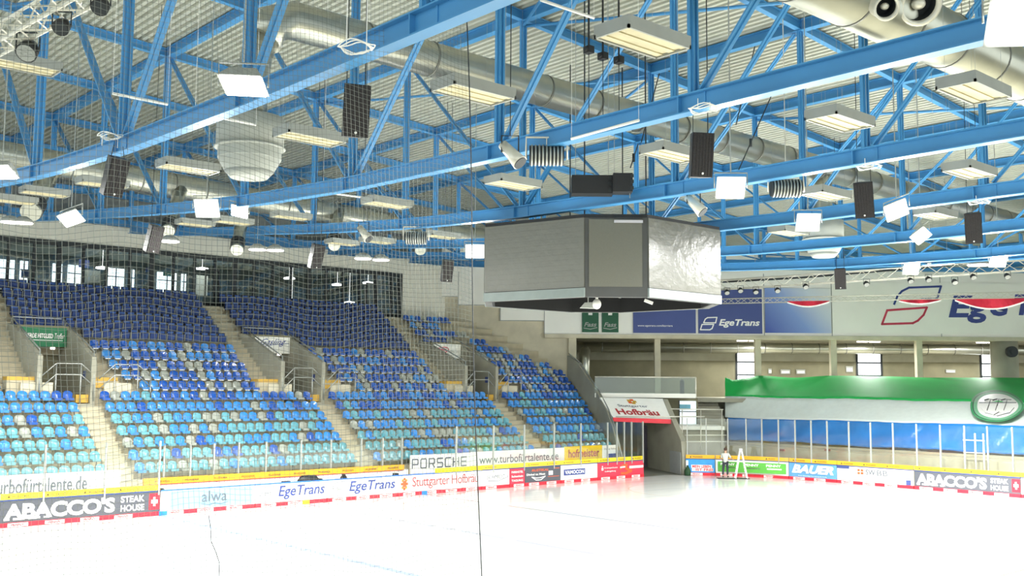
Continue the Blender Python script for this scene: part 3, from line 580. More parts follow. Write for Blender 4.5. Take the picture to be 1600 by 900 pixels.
def vbanner(x0, x1, yt, yb, m, label, group=None):
    z1, z0 = hd(1200, yt, DB).z, hd(1200, yb, DB).z; a, b = lof(x0, DB), lof(x1, DB); o = V(a, DB, z0)
    t = thing('wall_banner', label, 'banner', o, group); mb = MB(); mb.obox(o, R2*(b-a), F2*.06, (0, 0, z1-z0)); mb.build('cloth', m, t); return t, o, R2*(b-a), Vector((0, 0, z1-z0))
def grad_mat():
    m = bpy.data.materials.new('banner_gradient'); m.use_nodes = True; nt = m.node_tree; b = nt.nodes['Principled BSDF']; tc = nt.nodes.new('ShaderNodeTexCoord')
    vm = nt.nodes.new('ShaderNodeVectorMath'); vm.operation = 'DOT_PRODUCT'; nt.links.new(tc.outputs['Object'], vm.inputs[0]); vm.inputs[1].default_value = (R2.x, R2.y, .9)
    r = nt.nodes.new('ShaderNodeValToRGB'); mp = nt.nodes.new('ShaderNodeMapRange'); mp.inputs['From Min'].default_value = 0; mp.inputs['From Max'].default_value = 8
    r.color_ramp.elements[0].color = (.035, .07, .34, 1); r.color_ramp.elements[1].color = (.75, .76, .74, 1); e = r.color_ramp.elements.new(.45); e.color = (.22, .33, .66, 1); e = r.color_ramp.elements.new(.75); e.color = (.6, .66, .76, 1)
    nt.links.new(vm.outputs['Value'], mp.inputs[0]); nt.links.new(mp.outputs[0], r.inputs[0]); nt.links.new(r.outputs[0], b.inputs['Base Color']); b.inputs['Roughness'].default_value = .6
    return m
NF = -F2
for x0, x1, l in ((910, 936, 'narrow dark green banner on the wall, left of the pair'), (941, 967, 'narrow dark green banner on the wall, right of the pair')):
    t, o, u, v = vbanner(x0, x1, 478, 521, M_bgreen, l, 'green wall banners'); mb = MB()
    mb.obox(o+u*.38+v*.62-F2*.01, u*.24, -F2*.01, v*.08, M_tw); put_text(mb, 'Fass', o+u*.12+v*.2, u*.76, v*.16, NF, M_panelgrey, .02, .3)
    smoothpath(mb, [(.1, .15), (.5, .11), (.9, .17)], .06, o, u, v, NF, M_panelgrey); mb.build('lettering', M_tw, t)
t, o, u, v = vbanner(990, 1088, 452, 521.5, M_navy, 'navy wall banner with a small white web address'); mb = MB(); put_text(mb, 'www.egetrans.com/karriere', o+u*.07+v*.13, u*.56, v*.055, NF, M_tw, .01); mb.build('lettering', M_tw, t)
t, o, u, v = vbanner(1092, 1192, 452, 521.5, M_navy, 'navy wall banner with white letter mark and bold white lettering'); mb = MB()
put_text(mb, 'EgeTrans', o+u*.32+v*.13, u*.64, v*.19, NF, M_tw, .028, .25); slogo(mb, o+u*.03+v*.08, u*.26, v*.28, NF, .09, M_tw); mb.build('lettering', M_tw, t)
t, o, u, v = vbanner(1196.5, 1300, 450, 520, grad_mat(), 'wall banner fading from blue to white')
t, o, u, v = vbanner(1302, 1700, 440, 519.5, M_white, 'huge white wall banner with blue and red outline mark and big navy letters'); mb = MB()
def bpt(x, y): q = hd(x, y, DB); return q
P = lambda pts: [bpt(x, y)-F2*.03 for x, y in pts]
def stroke3(mb, P, w, m, closed=False):
    if closed: P = P+[P[0]]
    for a, b in zip(P, P[1:]):
        d = (b-a).normalized(); sd = d.cross(NF)*w/2; mb.add([a-sd-d*w*.4, b-sd+d*w*.4, b+sd+d*w*.4, a+sd-d*w*.4], [(0, 1, 2, 3)], m)
stroke3(mb, P([(1397, 475), (1402, 463), (1409, 455), (1420, 449.5), (1470, 447.5), (1464, 467), (1440, 468)]), .16, M_print)
stroke3(mb, P([(1386, 485), (1448, 480.5), (1443, 492), (1434, 501), (1426, 505), (1378, 506.5)]), .16, M_pred, True)
e0 = bpt(1482, 496); put_text(mb, 'E', e0, bpt(1512, 496)-e0, bpt(1490, 462)-e0, NF, M_print, .03, 0, off=.03)
e0 = bpt(1510, 505); put_text(mb, 'g', e0, bpt(1540, 505)-e0, bpt(1514, 470)-e0, NF, M_print, .03, 0, off=.03)
e0 = bpt(1545, 494); put_text(mb, 'e', e0, bpt(1573, 494)-e0, bpt(1548, 469)-e0, NF, M_print, .03, 0, off=.03)
e0 = bpt(1580, 493); put_text(mb, 'Trans', e0, bpt(1692, 493)-e0, bpt(1586, 460)-e0, NF, M_print, .03, 0, off=.03)
mb.build('lettering', M_print, t)

# ------------------------------------------------------------------ left grandstand
X0, X1 = 12.0, 58.6
VOM = [(20.0, 22.6), (33.3, 36.0), (46.9, 49.6)]
YR = lambda k: 33+.8*k
def xend(k):
    if k <= 6: return 55.7+.3*k
    if k <= 9: return 57.7+.15*(k-6)
    return [57.6, 56.2, 54.8, 53.6, 52.0, 51.7, 51.7, 48.3][min(k-10, 7)]
gs = thing('grandstand', 'pale concrete seating stand behind the long side boards', 'grandstand', (34, 33, 0))
mb = MB()
for k in range(18):
    z = fz(k); y0 = YR(k); y1 = 48.2 if k == 17 else y0+.8
    xs = [(X0, xend(min(k, 9))+.2)]
    if 7 <= k <= 12:
        xs = []; c = X0
        for a, b in VOM: xs.append((c, a)); c = b
        xs.append((c, xend(min(k, 9))+.2))
    for a, b in xs: mb.box((a, y0-.02, max(0, z-1.2)), (b, y1, z))
mb.box((X0, 32.75, -.1), (55.7, 33.0, 1.0)); mb.build('terrace_steps', M_step, gs)
# stairways: two steps per row
LA = [(21.75, 22.85), (35.05, 36.2), (48.45, 49.75)]; UA = [(18.6, 20.0), (32.1, 33.3), (45.7, 46.95)]
for (a, b), (k0, k1) in [(q, (0, 6)) for q in LA]+[(q, (7, 17)) for q in UA]:
    mb = MB()
    for k in range(k0, k1+1):
        mb.box((a, YR(k)-.4, fz(k)-.6), (b, YR(k)+.02, fz(k)-.27)); mb.box((a, YR(k)-.06, fz(k)-.5), (b, YR(k)+.79, fz(k)+.012))
    mb.build('stairway', M_step, gs)
    mb = MB()
    for k in range(k0, k1+1): mb.box((a, YR(k)-.41, fz(k)-.31), (b, YR(k)-.39, fz(k)-.265)); mb.box((a, YR(k)-.075, fz(k)-.03), (b, YR(k)-.055, fz(k)+.016))
    mb.build('step_edges', M_conc2, gs, kind='stuff')  # darker strips paint in the contrast of the risers at each edge
for a, b in VOM:                            # yellow edged landing steps next to each exit
    for nm, m, p0, p1 in (('yellow_step', M_yel, (b+.13, 38.7, 5.9), (b+1.35, 39.5, 6.08)), ('yellow_step', M_yel, (b+.13, 38.6, 5.55), (b+.9, 38.72, 5.8)), ('yellow_step', M_yel, (a-1.4, 38.7, 5.9), (a-.13, 39.5, 6.08)), ('yellow_step', M_yel, (b-.75, 38.6, 4.8), (b-.14, 39.2, 5.2)),
                          ('landing_step', M_step, (b+.13, 38.72, 5.0), (b+1.4, 39.5, 5.9)), ('landing_step', M_step, (a-1.4, 38.72, 5.0), (a-.13, 39.5, 5.9)), ('kerb', M_conc, (b+.6, 38.55, 4.9), (b+2.0, 38.7, 5.8)), ('kerb', M_conc, (a-.8, 38.55, 4.9), (a+.7, 38.7, 5.8))):
        mb = MB(); mb.box(p0, p1); mb.build(nm, m, gs)
VN = ['left', 'middle', 'right']
for i, (a, b) in enumerate(VOM):
    t = thing('stand_exit', '%s exit tunnel between concrete side walls in the seating stand' % VN[i], 'stand exit', (a, 38.4, 4.6), 'stand exits')
    for xx, nm in ((a, 'side_wall'), (b, 'side_wall')):
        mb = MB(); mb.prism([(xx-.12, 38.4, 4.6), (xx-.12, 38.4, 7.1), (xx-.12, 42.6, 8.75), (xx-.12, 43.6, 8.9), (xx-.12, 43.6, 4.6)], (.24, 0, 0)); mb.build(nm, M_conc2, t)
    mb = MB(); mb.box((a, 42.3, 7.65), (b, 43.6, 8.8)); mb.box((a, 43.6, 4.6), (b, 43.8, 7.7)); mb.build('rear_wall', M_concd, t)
    mb = MB(); mb.box((a, 38.2, 4.6), (b, 43.6, 4.75)); mb.build('tunnel_floor', M_conc2, t)
    mb = MB(); mb.tube([(a, 43.4, 8.9), (a, 43.4, 9.25), (b, 43.4, 9.25), (b, 43.4, 8.9)], .03, 6); mb.tube([(b, 43.4, 9.25), (b+.02, 38.5, 7.4), (b+.02, 38.35, 4.9)], .04, 6); mb.tube([(a, 43.4, 9.25), (a, 38.5, 7.4), (a, 38.35, 4.9)], .04, 6); mb.build('wall_rail', M_steel, t)
    mb = MB(); mb.tube([(b-.8, 42.3, 7.55), (b-.8, 42.3, 7.65)], .12, 10, M_lampsoft); mb.build('exit_lamp', M_panelgrey, t)
    mb = MB(); mb.box((b-.14, 39.15, 6.0), (b-.12, 39.5, 6.4)); mb.build('small_sign', M_navy, t)
    # handrails in front of the exit and right of it
    for c, l in ((a+1.3, 'in front of the %s stand exit' % VN[i]), (b+1.6, 'to the right of the %s stand exit' % VN[i])):
        hr = thing('handrail', 'steel stair handrail '+l, 'handrail', (c, 37.9, fz(6)), 'stair handrails')
        z0 = 5.4
        mb = MB()
        for h in (1.05, .5): mb.tube([(c-1.3, 38.48, z0+h-.45), (c-.5, 38.48, z0+h+.3), (c+.7, 38.48, z0+h+.3), (c+1.4, 38.48, z0+h-.3)], .03, 6)
        mb.build('rail', M_steel, hr)
        for q, w in ((-.5, 1.35), (.7, 1.35), (1.4, .75)): mb = MB(); mb.tube([(c+q, 38.48, fz(6)), (c+q, 38.48, z0+w)], .03, 6); mb.build('upright', M_steel, hr)
# exit signs
M_sgreen = mat('sign_green', (24, 112, 70), 0.6)
sg = [(20.15, 22.45, M_sgreen, 'green banner with white lettering over the left stand exit'), (33.5, 35.85, M_white, 'white banner with navy handwriting over the middle stand exit'), (47.1, 49.45, M_white, 'white banner with a small red emblem over the right stand exit')]
for i, (a, b, m, l) in enumerate(sg):
    t = thing('exit_banner', l, 'banner', (a, 42.2, 7.7)); mb = MB(); mb.box((a, 42.18, 7.68), (b, 42.26, 8.68)); mb.build('cloth', m, t); mb = MB(); n = (0, -1, 0)
    if i == 0:
        put_text(mb, 'WERDE MITGLIED', (a+.15, 42.17, 8.12), (1.45, 0, 0), (0, 0, .25), n, M_tw, .03); put_text(mb, 'Treffer', (a+1.68, 42.17, 8.1), (.5, 0, 0), (0, 0, .3), n, M_tw, .0, .4); mb.box((a+.1, 42.15, 8.0), (a+2.1, 42.17, 8.03), M_tw)
    elif i == 1: put_text(mb, 'Gasling', (a+.3, 42.17, 8.05), (1.7, 0, .05), (.1, 0, .5), n, M_print, .0, .5); smoothpath(mb, [(.1, .3), (.5, .5), (.95, .62)], .03, (a, 42.17, 7.75), (2.4, 0, 0), (0, 0, .9), n, M_print)
    else:
        smoothpath(mb, [(.3+.22*math.cos(q*math.pi/8), .55+.22*math.sin(q*math.pi/8)+.08*math.cos(q*math.pi/8)) for q in range(16)], .06, (a, 42.17, 7.75), (2.4, 0, 0), (0, 0, .9), n, M_pred, True)
        put_text(mb, 'MAX', (a+.55, 42.17, 8.15), (.5, 0, .03), (.05, 0, .2), n, M_pred, .03); put_text(mb, 'Wurst & Co', (a+1.4, 42.17, 8.1), (.8, 0, 0), (0, 0, .12), n, M_panelgrey)
    mb.build('lettering', M_tw, t)

# ------------------------------------------------------------------ seats
SEAT = dict(teal=mat('seat_teal', (98, 158, 170), .14, var=.03), mid=mat('seat_blue', (58, 132, 200), .14, var=.03), dark=mat('seat_darkblue', (36, 84, 166), .14, var=.03), grey=mat('seat_grey', (150, 154, 144), .14, var=.03))
M_nav = mat('pad_navy', (54, 88, 154), .7, var=.08, scale=8); M_nav2 = mat('pad_navy_dark', (42, 66, 124), .7); M_navd = mat('pad_frame', (28, 34, 56), .6); M_padarm = mat('armrest_grey', (120, 122, 120), .5)
def shell_back(mb, ox, oy, oz, m=None):
    n = 10; o = [(-.22, 0), (-.23, .14)]+[(.23*math.cos(math.pi-math.pi*i/8), .20+.16*math.sin(math.pi*i/8)) for i in range(9)]+[(.23, .14), (.22, 0)]
    fr = [(ox+a, oy-.10*(a/.23)**2+.05*b, oz+b) for a, b in o]; bk = [(x, y+.04, z) for x, y, z in fr]; N = len(o)
    c = (ox, oy+.01, oz+.16); cb = (ox, oy+.05, oz+.16)
    fs = [(i, i+1, 2*N) for i in range(N-1)]+[(N-1, 0, 2*N)]+[(N+i+1, N+i, 2*N+1) for i in range(N-1)]+[(N, 2*N-1, 2*N+1)]+[(i+1, i, N+i, N+i+1) for i in range(N-1)]
    mb.add(fr+bk+[c, cb], fs, m, False)
def shell_pan(mb, ox, oy, oz, m=None):
    a = [(-.22, -.36), (-.19, -.41), (.19, -.41), (.22, -.36), (.22, .02), (-.22, .02)]
    mb.prism([(ox+x, oy+y, oz-.05+(.0 if y > -.2 else -.0)) for x, y in a], (0, 0, .06), m); mb.obox((ox-.19, oy-.42, oz-.11), (.38, 0, 0), (0, .03, 0), (0, 0, .10), m)
def pad_back(mb, ox, oy, oz, m=None, m2=None):
    mb.hexa([(ox-.23, oy, oz), (ox+.23, oy, oz), (ox+.23, oy+.08, oz), (ox-.23, oy+.08, oz), (ox-.22, oy+.06, oz+.5), (ox+.22, oy+.06, oz+.5), (ox+.22, oy+.13, oz+.5), (ox-.22, oy+.13, oz+.5)], m2)
    mb.hexa([(ox-.18, oy-.03, oz+.04), (ox+.18, oy-.03, oz+.04), (ox+.18, oy, oz+.04), (ox-.18, oy, oz+.04), (ox-.17, oy+.02, oz+.45), (ox+.17, oy+.02, oz+.45), (ox+.17, oy+.055, oz+.45), (ox-.17, oy+.055, oz+.45)], m)
def pad_pan(mb, ox, oy, oz, m=None, m2=None):
    mb.hexa([(ox-.2, oy-.12, oz-.06), (ox+.2, oy-.12, oz-.06), (ox+.2, oy-.02, oz-.08), (ox-.2, oy-.02, oz-.08), (ox-.2, oy-.2, oz+.28), (ox+.2, oy-.2, oz+.28), (ox+.2, oy-.1, oz+.3), (ox-.2, oy-.1, oz+.3)], m)
    mb.obox((ox-.2, oy-.21, oz+.28), (.4, 0, 0), (0, .12, 0), (0, 0, .03), m2)
def pad_arm(mb, ox, oy, oz, m=None): mb.obox((ox+.235, oy-.2, oz-.1), (.05, 0, 0), (0, .3, 0), (0, 0, .42), m)
BN = ['block left of the left stairway', 'block between the left two stairways', 'block between the right two stairways', 'block next to the sloping end wall']
RN = ['front row', 'second row', 'third row', 'fourth row', 'fifth row', 'sixth row', 'seventh row', 'first row above the exits', 'second row above the exits', 'third row above the exits', 'fourth row above the exits', 'fifth row above the exits']
CN = dict(teal='pale teal', mid='mid blue', dark='dark blue', grey='grey')
rows_seats = []
for k in range(18):
    if k <= 6: segs = [(14.5, LA[0][0]), (LA[0][1], LA[1][0]), (LA[1][1], LA[2][0]), (LA[2][1], xend(k)-.1)]
    else:
        if k <= 12:
            st = [23.45+max(0, (12-k))*.22+(.6 if k == 7 else 0) for _ in (0,)][0]-22.6
            rt = [b+st for a, b in VOM]; segs = [(14.5, UA[0][0]-.05), (rt[0], UA[1][0]), (rt[1], UA[2][0]), (rt[2], xend(k))]
        else: segs = [(14.5, UA[0][0]), (UA[0][1], UA[1][0]), (UA[1][1], UA[2][0]), (UA[2][1]+.2, xend(k))]
    if k == 13: segs[3] = (47.2, 53.3)
    if k > 16: segs = segs[:3]
    for bi, (a, b) in enumerate(segs):
        n = int((b-a)/.53+.15)
        if n < 1: continue
        off = (b-a-n*.53)/2
        for j in range(n):
            x = a+off+.265+j*.53
            if k in (12, 13) and bi == 3 and 50.0 < x < 51.6: continue
            if k == 15 and bi == 3 and 50 < x: continue
            kind = 'pad' if (k >= 12 and bi < 3) else 'shell'
            rr = random.random()
            if k <= 1: c = 'teal' if rr < .68 else 'mid' if rr < .86 else 'dark' if rr < .92 else 'grey'
            elif k <= 3: c = 'teal' if rr < .42 else 'mid' if rr < .84 else 'dark' if rr < .87 else 'grey'
            elif k == 4: c = 'teal' if rr < .28 else 'mid' if rr < .82 else 'dark' if rr < .88 else 'grey'
            elif k <= 6: c = 'mid' if rr < .62 else 'dark' if rr < .85 else 'grey' if rr < .95 else 'teal'
            else: c = 'dark' if rr < .55 else 'mid' if rr < .86 else 'grey'
            rows_seats.append((kind, c, k, bi, x, YR(k)+.48, zk(k)+.06))
for kind in ('shell', 'pad'):
    L = sorted([s for s in rows_seats if s[0] == kind], key=lambda s: (Vector((s[4], s[5], s[6]))-CAM).length+(0 if s[4] > 15.6 else 50))
    proto = {}
    for s in L[:300]:
        _, c, k, bi, x, y, z = s
        cc = c if kind == 'shell' else 'pad'
        if kind == 'shell':
            grp = '%s seats, %s, %s' % (CN[c], RN[k], BN[bi]); lab = '%s seat in the %s, %s' % (CN[c], RN[k], BN[bi])
        else:
            rn = ['lowest', 'second lowest', 'third lowest', 'third highest', 'second highest', 'top'][min(k-12, 5)]
            bn = ['left block', 'middle block', 'right block'][min(bi, 2)]
            grp = 'navy padded seats, %s padded row, %s' % (rn, bn); lab = 'navy padded seat in the %s padded row below the lounge, %s' % (rn, bn)
        if cc not in proto:
            r = thing('stadium_seat' if kind == 'shell' else 'padded_seat', lab, 'seat', (0, 0, 0), grp)
            if kind == 'shell':
                m1 = MB(); shell_back(m1, 0, 0, 0); m1.build('backrest', SEAT[c], r, smooth=True); m1 = MB(); shell_pan(m1, 0, 0, 0); m1.build('seat_pan', SEAT[c], r)
            else:
                m1 = MB(); pad_back(m1, 0, 0, 0, M_nav, M_navd); m1.build('backrest', M_nav, r); m1 = MB(); pad_pan(m1, 0, 0, 0, M_nav2, M_navd); m1.build('seat_pad', M_nav, r); m1 = MB(); pad_arm(m1, 0, 0, 0); m1.build('armrest', M_padarm, r)
            r.location = (x, y, z); proto[cc] = r
        else: clone(proto[cc], (x, y, z), 0, lab, grp)
    mb = MB()
    for _, c, k, bi, x, y, z in L[300:]:
        if kind == 'shell': shell_back(mb, x, y, z, SEAT[c]); shell_pan(mb, x, y, z, SEAT[c])
        else: pad_back(mb, x, y, z, M_nav, M_navd); pad_pan(mb, x, y, z, M_nav2, M_navd); pad_arm(mb, x, y, z, M_padarm)
    o = mb.build('distant_seats' if kind == 'shell' else 'distant_padded_seats', M_nav, kind='stuff')
    tag(o, 'blue, teal and grey plastic seats farther back in the stand' if kind == 'shell' else 'navy padded seats farther back below the lounge', 'seats')
    if kind == 'shell': SH = L
M_raild = mat('rail_dark', (80, 82, 78), .6); rail = MB(); byrow = {}
for s in rows_seats:
    byrow.setdefault((s[2], s[3]), []).append(s[4])
for (k, bi), xs in byrow.items():
    rail.box((min(xs)-.25, YR(k)+.12, zk(k)-.06), (max(xs)+.25, YR(k)+.18, zk(k)+.0), M_raild)
    if k >= 7 and k < 12:
        for x in xs: rail.box((x-.14, YR(k)+.08, zk(k)-.10), (x+.14, YR(k)+.11, zk(k)-.03), M_tw)
    for x in xs[::3]: rail.box((x-.02, YR(k)+.12, fz(k)), (x+.02, YR(k)+.16, zk(k)), M_raild)
rail.build('seat_rails', mat('rail_dark', (70, 72, 70), .6), gs)
# sloping end wall of the stand
t = thing('end_parapet', 'sloping concrete parapet closing the stand beside the ice gate', 'wall', (57, 38, 0))
pr = [(54.9, 32.0, 1.0), (55.6, 33.3, 3.0), (56.2, 34.4, 4.1), (56.9, 36.0, 5.4), (57.7, 38.6, 7.4), (58.2, 40.3, 8.1)]
mb = MB()
for a, b in zip(pr, pr[1:]):
    mb.hexa([(a[0], a[1], -.1), (a[0]+.35, a[1], -.1), (b[0]+.35, b[1], -.1), (b[0], b[1], -.1), a, (a[0]+.35, a[1], a[2]), (b[0]+.35, b[1], b[2]), b])
mb.build('parapet', M_conc2, t)
mb = MB(); mb.tube([(a[0]+.18, a[1], a[2]+.12) for a in pr], .05, 6); mb.build('top_rail', M_steel, t)

# ------------------------------------------------------------------ lounge behind glass
LZ0, LZ1, LX0, LX1 = 10.95, 14.12, 12.0, 48.5
mb = MB(); mb.box((LX0, 48.2, 10.6), (LX1, 57, 10.95)); mb.build('floor_lounge', M_conc2, kind='structure')
mb = MB(); mb.box((LX0, 48.6, 14.3), (LX1, 57, 14.5)); mb.build('ceiling_lounge', mat('lounge_ceiling', (150, 158, 150), .8), kind='structure')
mb = MB(); mb.box((LX0, 56.6, 10.95), (LX1, 57, 14.3)); mb.box((LX1-.1, 48.4, 10.95), (LX1+.1, 57, 14.3)); mb.build('wall_lounge', mat('lounge_wall', (110, 118, 118), .8), kind='structure')
lg = thing('lounge_glazing', 'long dark framed glass front of the lounge above the stand', 'glass front', (30, 48.2, 10.95))
mb = MB(); mb.box((LX0, 48.05, LZ1-.28), (LX1, 48.3, LZ1)); mb.box((LX0, 48.1, LZ0-.1), (LX1, 48.25, LZ0+.12)); mb.box((LX1-.3, 48.02, LZ0), (LX1+.02, 48.3, LZ1)); mb.build('frame', M_dark, lg)
x = 12.6; i = 0; ml = []
while x < 48:
    w = .07 if i % 4 else .13; mb = MB(); mb.box((x-w, 48.08, LZ0), (x+w, 48.26, LZ1-.2)); mb.build('mullion', M_dark, lg); ml.append(x); x += 1.40; i += 1
for a, b in zip(ml, ml[1:]+[LX1-.2]):
    mb = MB(); mb.box((a+.06, 48.15, LZ0), (b-.06, 48.17, LZ1-.2)); mb.build('pane', M_lglass, lg)
for j, (a, b) in enumerate(((-4, 22), (31, 43), (82, 97), (106, 127), (168, 194), (201, 210), (246, 276), (284, 291))):
    pa, pb = hit(a, 430, 1, 56.5).x, hit(b, 430, 1, 56.5).x; mb = MB(); mb.box((pa, 56.5, 11.0), (pb, 56.58, 13.7), M_day)
    for zz in (12.1, 13.1): mb.box((pa, 56.44, zz), (pb, 56.5, zz+.06), M_dark)
    mb.box(((pa+pb)/2-.03, 56.44, 11), ((pa+pb)/2+.03, 56.5, 13.7), M_dark)
    mb.build('window_%d' % wn, M_day, kind='structure'); wn += 1
for x, y, l in ((160, 420, 'pendant lamp between two bright windows'), (316, 421, 'pendant lamp above the lounge doorway'), (452, 436, 'added lamp reflection high among the dark panes'), (456, 472, 'added lamp reflection low among the dark panes'), (527, 446, 'pendant lamp over the bar'), (546, 474, 'added lamp reflection near the lounge exit door'), (609, 476, 'added lamp reflection in the last lounge pane'), (575, 443, 'pendant lamp behind the lounge exit door')):  # four glowing discs among the dark panes stand in for lamp reflections
    p = hit(x, y, 1, 51.5); mb = MB(); z = min(p.z, 14.1); mb.tube([(p.x, 51.5, z), (p.x, 51.5, z+.1), (p.x, 51.5, z+.16)], .4, 16, rs=[.42, .4, .1]); mb.tube([(p.x, 51.5, z+.16), (p.x, 51.5, 14.3)], .01, 4)
    tag(mb.build('pendant_and_reflection', M_lampsoft), 'round glowing shape inside the lounge, '+l, 'lamp', 'lounge pendant lamps')
for x, y, w, h, m, l in ((132, 412, .6, .5, M_navy, 'blue banner hanging in the lounge near the left windows'), (145, 432, .9, .8, M_panelgrey, 'pale counter display in the lounge'), (60, 430, .9, .7, M_panelgrey, 'pale poster in the lounge at the far left'), (235, 422, .5, .3, M_navy, 'small blue sign in the middle of the lounge'), (316, 446, .8, 1.4, M_white, 'white poster stand in the lounge doorway'), (40, 428, .4, .5, M_navy, 'small blue sign near the left windows'), (588, 466, .35, .35, M_tw, 'small white notice on the lounge exit door'), (262, 428, .5, .3, M_sgreen, 'small green sign on a lounge window')):
    p = hit(x, y, 1, 53.5 if x != 588 else 48.5); mb = MB(); yy = p.y; z0 = max(p.z-h/2, 10.96); mb.box((p.x-w/2, yy, z0), (p.x+w/2, yy+.08, p.z+h/2)); mb.box((p.x-w/2-.03, yy+.02, z0), (p.x-w/2, yy+.1, p.z+h/2+.03)); tag(mb.build('lounge_sign', m), l, 'sign')
for x in (18, 27, 36, 44): area('lounge_fill', (x, 52.5, 14.2), 3, 1.5, 60)  # added area lights brightening the room, without fixtures of their own
for x in (330, 580):                        # dark doors
    p = hit(x, 470, 1, 48.1); mb = MB(); mb.box((p.x-.5, 48.0, 10.95), (p.x-.42, 48.1, 13.1)); mb.box((p.x+.42, 48.0, 10.95), (p.x+.5, 48.1, 13.1)); mb.box((p.x-.5, 48.0, 13.1), (p.x+.5, 48.1, 13.2)); mb.tube([(p.x-.3, 47.95, 11.7), (p.x-.3, 47.95, 12.3)], .02, 6)
    mb.build('door_%d' % (1 if x < 400 else 2), M_dark, kind='structure')

# ------------------------------------------------------------------ dasher boards
BH = 1.10
M_adgrey = mat('ad_charcoal', (84, 86, 94), .45, var=.03); M_adwhite = mat('ad_white', (244, 243, 236), .45, var=.02); M_adlb = mat('ad_lightblue', (140, 190, 222), .45, var=.05); M_adred = mat('ad_red', (212, 58, 80), .45, var=.03)
M_adgreen = mat('ad_green', (92, 176, 66), .45); M_adblue = mat('ad_blue', (58, 150, 220), .45, var=.1); M_adbauer = mat('ad_steelblue', (96, 156, 200), .45); M_rim = mat('rim_blue', (44, 70, 130), .4); M_rim2 = mat('rim_bright_blue', (40, 110, 200), .4)
M_yb = mat('band_yellow', (250, 208, 20), .45, var=.02); M_yo = mat('band_orange', (240, 176, 40), .45, var=.02); M_tred = mat('print_brewery_red', (176, 52, 58), .5, var=.02); M_tg = mat('print_grey', (96, 102, 112), .5, var=.02); M_torange = mat('print_orange', (226, 96, 50), .5, var=.02)
M_kb = mat('mark_blue', (40, 130, 220), .4); M_ky = mat('mark_yellow', (250, 214, 40), .4)
NB = {}
def board(pts, label, base, design=None, rim=M_rim, kick='red', name='advertising_board', marks=(), yellow=None):
    """one printed section of the dasher boards: pts = ground polyline read left to right from the ice"""
    pts = [Vector((p[0], p[1], 0)) for p in pts]; t = thing(name, label, 'rink board', pts[0]); z = Vector((0, 0, 1))
    mb = MB(); mk = MB(); mr = MB(); my = MB(); ml = MB(); L = sum((b-a).length for a, b in zip(pts, pts[1:]))
    for a, b in zip(pts, pts[1:]):
        u = b-a; n = Vector((u.y, -u.x, 0)).normalized()          # towards the ice
        mb.obox(a+z*.19, u, -n*.10, z*(BH-.19-.05)); mr.obox(a+z*(BH-.05)+n*.015, u, -n*.14, z*.05)
        mk.obox(a+n*.02+z*.0, u, -n*.14, z*.19)
        if yellow: my.obox(a+z*BH-n*.02, u, -n*.05, z*.24)
    mb.build('panel', base, t); mk.build('kick_plate', M_red if kick == 'red' else M_tw, t); mr.build('top_rim', rim, t)
    # white words on the kick plate, and yellow band print
    s = .35; acc = 0
    def at(sv):
        c = 0
        for a, b in zip(pts, pts[1:]):
            l = (b-a).length
            if sv <= c+l+1e-6: u = (b-a).normalized(); return a+u*(sv-c), u, Vector((u.y, -u.x, 0)), l-(sv-c)
            c += l
        u = (pts[-1]-pts[-2]).normalized(); return pts[-1], u, Vector((u.y, -u.x, 0)), 0
    s = .3
    while s+.85 < L:
        p, u, n, rem = at(s)
        if rem > .8 or len(pts) > 3:
            if kick == 'red': put_text(ml, 'PENNY', p+z*.045+n*.02, u*.78, z*.10, n, M_tw, .06, .2)
            ml.add([p+z*.02+n*.026, p+u*.78+z*.02+n*.026, p+u*.78+z*.165+n*.026, p+z*.165+n*.026], [(0, 1, 2, 3)], M_tw) if kick != 'red' or True else None
            put_text(ml, 'PENNY', p+z*.05+n*.03+u*.12, u*.52, z*.09, n, M_red, .03, .2)
        s += 1.42
    for sv, m in marks:
        p, u, n, rem = at(sv); mm = MB(); mm.obox(p-u*.18+n*.045, u*.36, -n*.02, z*.19); mm.build('line_mark', m, t)
    if yellow:
        my.build('yellow_band', yellow, t); s = .25
        while s+1.0 < L:
            p, u, n, rem = at(s); q = p+z*(BH+.02)+n*-.01
            ml.add([q+u*.0+z*.05, q+u*.12+z*.05, q+u*.06+z*.15], [(0, 1, 2)], M_dark); put_text(ml, 'PFLEIDERER', q+u*.2+z*.06, u*.65, z*.07, n, M_dark); s += 1.5
    if design:
        p, u, n, _ = at(0); design(ml, p+z*.19, u*L, z*(BH-.24), n, t) if len(pts) == 2 else design(ml, p+z*.19, (pts[-1]-pts[0]), z*(BH-.24), n, t)
    if ml.v: ml.build('lettering', M_tw, t)
    return t
def T(mb, s, o, u, v, n, a, b, c, d, m, **k): put_text(mb, s, o+u*a+v*b, u*(c-a), v*(d-b), n, m, **k)
def R_(mb, o, u, v, n, a, b, c, d, m, off=.006):
    q = o+n*off; mb.add([q+u*a+v*b, q+u*c+v*b, q+u*c+v*d, q+u*a+v*d], [(0, 1, 2, 3)], m)
def d_abacco(mb, o, u, v, n, t):
    T(mb, "ABACCO'S", o, u, v, n, .02, .12, .70, .88, M_tw, bold=.045, space=.95); T(mb, 'STEAK', o, u, v, n, .735, .56, .895, .88, M_tw, bold=.03); T(mb, 'HOUSE', o, u, v, n, .735, .12, .895, .44, M_tw, bold=.03)
    R_(mb, o, u, v, n, .925, .10, .998, .92, M_red); R_(mb, o, u, v, n, .954, .28, .970, .74, M_tw, .012); R_(mb, o, u, v, n, .940, .42, .984, .60, M_tw, .0125)
    # slab serifs give the letters their block feet
    for i, x in enumerate((.02, .075, .11, .165, .2, .255)): R_(mb, o, u, v, n, x, .10, x+.035, .20, M_tw, .013)
